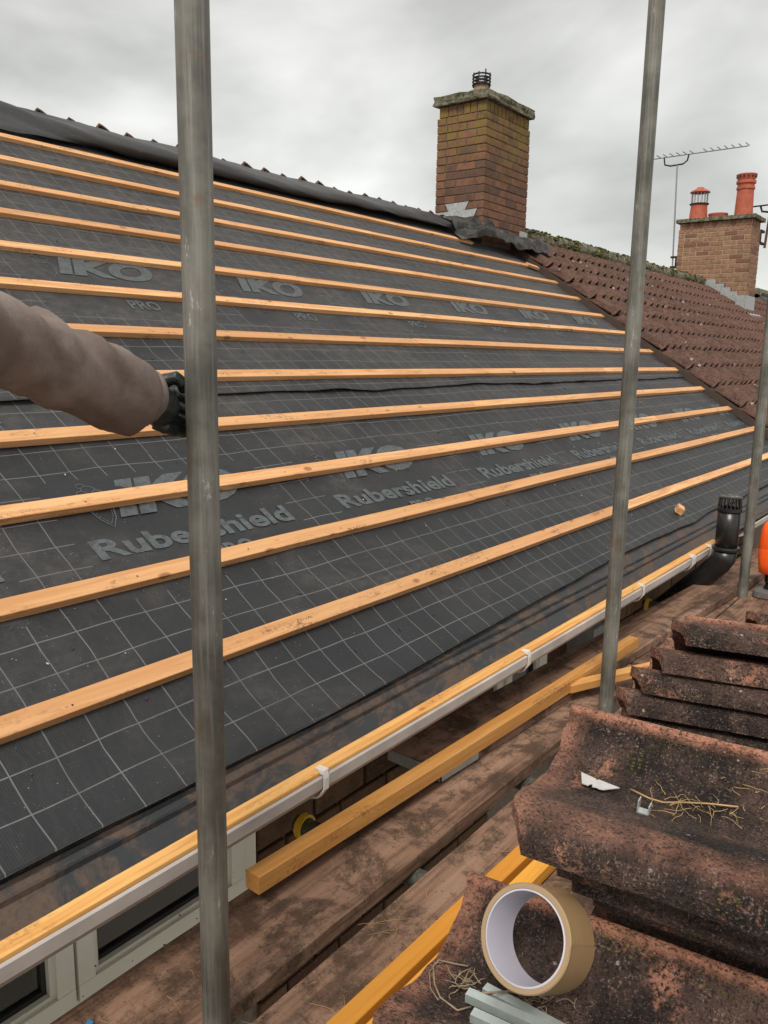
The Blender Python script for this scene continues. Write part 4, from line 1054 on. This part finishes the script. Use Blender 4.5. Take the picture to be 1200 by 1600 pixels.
# zinc strips at the bottom edge
for i, (px, py, L, dz, lb) in enumerate(((727, 1567, .105, .006, 'uppermost silver metal strip on the front tile'), (752, 1553, .10, .002, 'dull metal strip lying behind the uppermost silver one'), (738, 1594, .09, .001, 'silver metal strip nearest the bottom edge of the picture'))):
    p = on_front(*ray_on(on_front, px, py), dz+.001); q = on_front(*ray_on(on_front, px+60, py+33), dz+.001); dr = (q-p).normalized(); sd_ = NNV.cross(dr).normalized(); up2 = dr.cross(sd_)
    b = MB(); M = basis(p, dr, sd_, up2); w = .0088
    b.box(0, L, -w/2, w/2, .0065, .0078, M); b.box(0, L, -w/2, -w/2+.0012, 0, .0064, M); b.box(0, L, w/2-.0012, w/2, 0, .0064, M)
    tag(b.build('metal_strip', MAT['zinc']), lb, 'metal strip', 'zinc strips on the front tile')
# straw
rs = random.Random(5)
def curl(b_, p, d, L, r, up, k=10, wig=.6, dr=0.25):
    pts = [p]; d = d.normalized()
    for i in range(k):
        d = (d+Vector((rs.uniform(-wig, wig), rs.uniform(-wig, wig), rs.uniform(-wig, wig)*.35))*.35).normalized(); d.z *= .8; q = pts[-1]+d*L/k
        pts.append(q)
    b_.tube(pts, [r*(1-.5*i/k) for i in range(k+1)], 5)
b = MB()
for i in range(24):
    px, py = rs.gauss(1080, 38), rs.gauss(1268, 14); x, y = ray_on(on_mid, min(px, 1195), py); p = on_mid(x, y, .004+rs.random()*.004)
    curl(b, p, Vector((rs.uniform(-1, 1), rs.uniform(-1, 1), .05)), rs.uniform(.012, .04), .00033, None, 12, 1.1)
pl = [(985, 1240), (1010, 1252), (1040, 1262), (1075, 1262), (1110, 1262), (1155, 1268)]
b.tube([on_mid(*ray_on(on_mid, *q), .005) for q in pl], .0009, 5)
for i in range(34):
    px, py = rs.uniform(1120, 1260), rs.uniform(1200, 1300); x, y = ray_on(on_mid, px, py); p = on_mid(x, y, .003)
    curl(b, p, Vector((rs.uniform(-1, 1), rs.uniform(-1, 1), .1)), rs.uniform(.010, .026), .00033, None, 12, 1.1)
o = b.build('straw', MAT['straw'], None, True); tag(o, 'tangle of dry straw on the large dark tile', 'straw', kind='stuff')
b = MB()
loop = [(735, 1517), (705, 1508), (685, 1506), (678, 1520), (678, 1545), (690, 1568), (712, 1580), (735, 1578)]
b.tube([on_front(*ray_on(on_front, *q), .004) for q in loop], .0008, 6); b.tube([on_front(*ray_on(on_front, q[0]-5, q[1]+3), .003) for q in loop[1:6]], .0005, 5)
b.tube([on_front(*ray_on(on_front, *q), .012) for q in ((745, 1572), (790, 1563), (830, 1568), (855, 1578))], .0010, 6)
for i in range(60):
    px, py = (rs.gauss(728, 12), rs.gauss(1546, 4)) if i < 26 else (rs.gauss(825, 24), rs.gauss(1580, 8)); x, y = ray_on(on_front, px, py); curl(b, on_front(x, y, .003+rs.random()*.006), Vector((rs.uniform(-1, 1), rs.uniform(-1, 1), .2)), rs.uniform(.008, .02), .0006, None, 8, 1.4)
o = b.build('straw', MAT['lint'], None, True); tag(o, 'dusty fibres and straw around the silver strips', 'straw', kind='stuff')
b = MB()
for i in range(420):
    c0 = rs.choice([(1135, 1410, on_mid, 10), (1060, 1160, on_mid, 26), (985, 1190, on_mid, 16), (1120, 1530, on_front, 16), (960, 1465, on_front, 18), (1010, 1485, on_front, 20)])
    x, y = ray_on(c0[2], rs.gauss(c0[0], c0[3]), rs.gauss(c0[1], c0[3]*.6)); p = c0[2](x, y, -.001); blob(b, p, rs.uniform(.0005, .0019))
o = b.build('moss', MAT['moss'], None, True); tag(o, 'small green moss tufts on the dark tiles', 'moss', kind='stuff')

# straw and crumbs on the boards
b = MB()
for i in range(110):
    if i < 70: x, y, z = rs.gauss(3.75, .35), rs.gauss(1.06, .07), BT+.004
    elif i < 92: x, y, z = rs.uniform(.7, 2.6), rs.uniform(1.02, 1.2), BT+.003
    else: x, y, z = rs.uniform(.8, 1.7), rs.uniform(.82, .93), BT+.003
    curl(b, Vector((x, y, z)), Vector((rs.uniform(-1, 1), rs.uniform(-.6, .6), 0)), rs.uniform(.02, .08), .00045, None, 9, .8)
o = b.build('straw', MAT['straw'], None, True); tag(o, 'scattered straw on the scaffold boards', 'straw', kind='stuff')
b = MB()
for i in range(420):
    x, y = rs.uniform(.5, 4.6), rs.uniform(.8, 1.3); z = BT+.0
    if x > 1.85 and y > 1.13: z = BT+.040
    elif .945 < y < .995: continue
    blob(b, (x, y, z-.001), rs.uniform(.0008, .0028)*(1+(rs.random()<.05)), 4)
o = b.build('soil_crumbs', MAT['chip_dark'], None, False); tag(o, 'crumbs of soil and moss on the scaffold boards', 'soil', kind='stuff')
# chips and crumbs on the membrane
for nm, mt, n_, sz, lb in (('mortar_chips', MAT['chip_pale'], 110, .0022, 'pale chips scattered on the membrane'), ('dark_crumbs', MAT['chip_dark'], 260, .0038, 'dark crumbs scattered on the membrane')):
    b = MB()
    for i in range(n_):
        x = .5+rs.random()**1.3*6.5; s = rs.choice([rs.uniform(.72, 1.9), rs.uniform(.72, 4.2)]); k = (S0-s)/GA
        if abs(k-round(k)) < .2: continue
        p = RP(x, s, felt_off(x, s)+.003+(.006 if s > 2 else 0)); a = rs.uniform(0, PI); q = sz*rs.uniform(.3, 1.3)
        b.box(-q*rs.uniform(.5, 2), q, -q*.5, q*.4, -.001, q*.5, basis(p, EX, U, NN) @ Matrix.Rotation(a, 4, 'Z') @ Matrix.Rotation(rs.uniform(-.3, .3), 4, 'X'))
    o = b.build(nm, mt); tag(o, lb, 'debris', kind='stuff')
o = link('blue_offcut', boxmesh('blue_offcut', -.01, .01, -.006, .006, 0, .008, .002, MAT['blue'])); o.location = (.692, 1.158, BT); o.rotation_euler = (.3, .1, .7); tag(o, 'small blue plastic offcut on the board by the window', 'offcut')

# ------------------------------------------------------------------ vent pipe
vp = empty('vent_pipe', (4.30, 1.40, -1.35)); tag(vp, 'black plastic soil vent pipe with a caged top leaning out past the gutter', 'vent pipe')
VX, VYy = 4.285, 1.065
part_of(vp, MB().tube([(VX, VYy, -.955), (VX, VYy, -.83), (VX, VYy, -.735)], .055, 26).build('pipe', MAT['black_plastic'], None, True))
part_of(vp, MB().tube([(VX, 1.50, -1.46), (VX, 1.30, -1.245), (VX, 1.135, -1.07), (VX, 1.09, -1.02), (VX, 1.07, -.985), (VX, VYy, -.945)], .057, 26).build('swan_neck', MAT['black_plastic'], None, True))
part_of(vp, fix_normals(MB().lathe([(.056, 0), (.064, .003), (.066, .012), (.064, .020), (.056, .022)], 28, (VX, VYy, -.945)).build('collar', MAT['black_plastic'])))
part_of(vp, fix_normals(MB().lathe([(.054, 0), (.060, 0), (.061, .016), (.054, .018), (.050, .012)], 28, (VX, VYy, -.742)).build('collar', MAT['black_plastic'])))
cg = MB()
for k in range(18): a = 2*PI*k/18; cg.tube([(VX+.056*math.cos(a), VYy+.056*math.sin(a), -.728), (VX+.050*math.cos(a), VYy+.050*math.sin(a), -.672)], .0032, 5)
cg.lathe([(.0, .002), (.047, .0), (.054, -.004), (.054, -.010), (0, -.006)], 24, (VX, VYy, -.666)); o = part_of(vp, cg.build('cage', MAT['black_plastic']))
mo2 = MB()
for k in range(26): a = rs.uniform(0, 2*PI); r = .045*math.sqrt(rs.random()); blob(mo2, (VX+r*math.cos(a), VYy+r*math.sin(a), -.667), rs.uniform(.003, .007), 4)
o = part_of(vp, mo2.build('crust', MAT['lint'])); o['kind'] = 'stuff'

# ------------------------------------------------------------------ orange tool
ot = empty('power_tool', (4.40, .865, BT)); tag(ot, 'orange plastic power tool standing on its grey foot at the right edge', 'power tool')
tx, ty = 4.40, .865
def rsq(cx, cy, z, rx, ry, n=20, e=.55):
    return [(cx+rx*math.copysign(abs(math.cos(t))**e, math.cos(t)), cy+ry*math.copysign(abs(math.sin(t))**e, math.sin(t)), z) for t in np.linspace(0, 2*PI, n+1)[:-1]]
def loft(rings, cap=True):
    n = len(rings[0]); b_ = MB(); v = [p for r in rings for p in r]; f = []
    for i in range(len(rings)-1):
        for k in range(n): f.append((i*n+k, i*n+(k+1) % n, (i+1)*n+(k+1) % n, (i+1)*n+k))
    if cap: f += [tuple(range(n))[::-1], tuple((len(rings)-1)*n+k for k in range(n))]
    return b_.add(v, f)
o = loft([rsq(tx, ty, z, a, c_) for z, a, c_ in ((-1.055, .045, .04), (-1.045, .060, .055), (-1.0, .068, .060), (-.93, .073, .066), (-.922, .0715, .0645), (-.920, .0715, .0645), (-.915, .0735, .0665), (-.83, .068, .060), (-.80, .060, .052), (-.785, .045, .038), (-.78, .02, .02))]).build('housing', MAT['orange'], None, True); part_of(ot, fix_normals(o)); smooth_by_angle(o, 50)
part_of(ot, MB().tube([(tx, ty, -1.135), (tx, ty, -1.12), (tx, ty, -1.119), (tx, ty, -1.10), (tx, ty, -1.099), (tx, ty, -1.05)], [.028, .028, .022, .022, .028, .028], 16).build('stem', MAT['dark_metal']))
o = loft([rsq(tx, ty, z, a, a*.9) for z, a in ((BT, .075), (BT+.005, .080), (BT+.032, .076), (BT+.040, .06))]).build('foot', plain('grey rubber', (.10, .09, .08), .7)); part_of(ot, fix_normals(o))

# ------------------------------------------------------------------ the gloved arm
pe = empty('person', (.3, .5, GZ+5.0)); tag(pe, 'person in a brown sweatshirt sleeve and black rubber glove gripping the nearest pole', 'person')
def sleeve():
    path = [(-470, 900, .30, .070), (-420, 640, .42, .068), (-330, 500, .56, .064), (-190, 470, .70, .0535), (-90, 497, .79, .0490), (0, 535, .885, .0468), (60, 556, .96, .0475), (110, 578, 1.02, .0488), (160, 598, 1.085, .0500), (185, 607, 1.115, .0485), (203, 613, 1.14, .0475), (213, 616, 1.155, .0430), (217, 618, 1.161, .0390), (220, 619, 1.165, .0408), (226, 621, 1.173, .0400), (232, 623, 1.181, .0360), (234, 624, 1.184, .0290)]
    pts = [camP(x, y, d) for x, y, d, r in path]; rad = [r for *_, r in path]
    # resample
    P = []; Rr = []
    for i in range(len(pts)-1):
        k = max(2, int((pts[i+1]-pts[i]).length/.012))
        for j in range(k): a = j/k; P.append(pts[i].lerp(pts[i+1], a)); Rr.append(rad[i]*(1-a)+rad[i+1]*a)
    P.append(pts[-1]); Rr.append(rad[-1])
    for _ in range(3): P = [P[0]]+[(P[i-1]+P[i]*2+P[i+1])/4 for i in range(1, len(P)-1)]+[P[-1]]
    n = 40; v = []; f = []; up = Vector((0, 0, 1)); L = 0; tot = sum((P[i+1]-P[i]).length for i in range(len(P)-1))
    for i, p in enumerate(P):
        d = (P[min(i+1, len(P)-1)]-P[max(i-1, 0)]).normalized(); s_ = d.cross(up).normalized(); u_ = s_.cross(d)
        if i: L += (P[i]-P[i-1]).length
        w = L/tot; free = min(1, max(0, (tot-L-.035)/.05))
        for k in range(n):
            a = 2*PI*k/n
            fold = -.008*abs(nz(w*11+1.9*math.sin(a+.5), math.cos(a)*1.0, 12.))*1.5+.003+.0045*nz(w*13+math.sin(a)*1.5, math.cos(a)*1.5, 2.)+.0012*nz(w*34+2*math.sin(a), math.cos(a)*2.2, 6.)+.0048*math.sin(w*75+2.2*math.sin(a+.6)+3*nz(w*8, 3))*max(0, .45+nz(w*9, math.sin(a)*1.1, 5))
            bag = .012*max(0, -math.sin(a))*math.exp(-((tot-L-.062)/.038)**2)+.004*max(0, math.sin(a))*math.exp(-((tot-L-.09)/.05)**2)
            r = Rr[i]+(fold*(.35+.65*free)+bag)
            v.append(p+(s_*math.cos(a)*.97+u_*math.sin(a)*1.04)*r)
    for i in range(len(P)-1):
        for k in range(n): f.append((i*n+k, i*n+(k+1) % n, (i+1)*n+(k+1) % n, (i+1)*n+k))
    f += [tuple(range(n))[::-1], tuple((len(P)-1)*n+k for k in range(n))]
    return mesh('sleeve', v, f, True)
o = link('sleeve', sleeve(), None, MAT['sleeve']); fix_normals(o); part_of(pe, o)
# wrist, palm, four fingers closing round the pole and the thumb, fused into one skin
def glove():
    b_ = MB()
    b_.tube([camP(212, 616, 1.15), camP(234, 626, 1.185), camP(248, 634, 1.215), camP(256, 638, 1.235)], [.024, .027, .031, .026], 16)
    b_.tube([camP(252, 606, 1.24), camP(249, 632, 1.228), camP(247, 660, 1.218)], [.012, .021, .014], 14)
    fing = [[(248, 619, 1.250, .0098), (270, 616, 1.258, .0096), (292, 623, 1.276, .0092), (312, 630, 1.294, .0086), (330, 634, 1.290, .0080)],
            [(246, 633, 1.238, .0102), (268, 633, 1.246, .0100), (290, 642, 1.268, .0094), (312, 649, 1.292, .0088), (334, 653, 1.286, .0080)],
            [(244, 648, 1.226, .0102), (266, 650, 1.234, .0098), (289, 660, 1.260, .0092), (310, 667, 1.288, .0086), (330, 670, 1.282, .0080)],
            [(241, 661, 1.214, .0096), (258, 668, 1.222, .0092), (272, 673, 1.240, .0086), (286, 675, 1.262, .0080), (300, 676, 1.276, .0072)],
            [(248, 606, 1.236, .0105), (260, 594, 1.226, .0102), (275, 590, 1.224, .0094), (285, 598, 1.230, .0088), (286, 608, 1.240, .0078)]]
    for F_ in fing:
        P = [camP(x, y, d) for x, y, d, r in F_]; R_ = [r for *_, r in F_]; Q = []; q_ = []
        for i in range(len(P)-1):
            for j in range(4): a = j/4; Q.append(P[i].lerp(P[i+1], a)); q_.append(R_[i]*(1-a)+R_[i+1]*a+(.0012 if j == 0 and 0 < i else 0))
        Q.append(P[-1]); q_.append(R_[-1]); d = (Q[-1]-Q[-2]).normalized(); Q.append(Q[-1]+d*R_[-1]*.7); q_.append(R_[-1]*.6)
        b_.tube(Q, q_, 12)
    me = mesh('glove', b_.v, b_.f); o = link('glove', me, None, MAT['glove']); fix_normals(o)
    md = o.modifiers.new('fuse', 'REMESH'); md.mode = 'VOXEL'; md.voxel_size = .0016; md.use_smooth_shade = True
    md = o.modifiers.new('soften', 'SMOOTH'); md.factor = .4; md.iterations = 1
    return o
part_of(pe, glove())
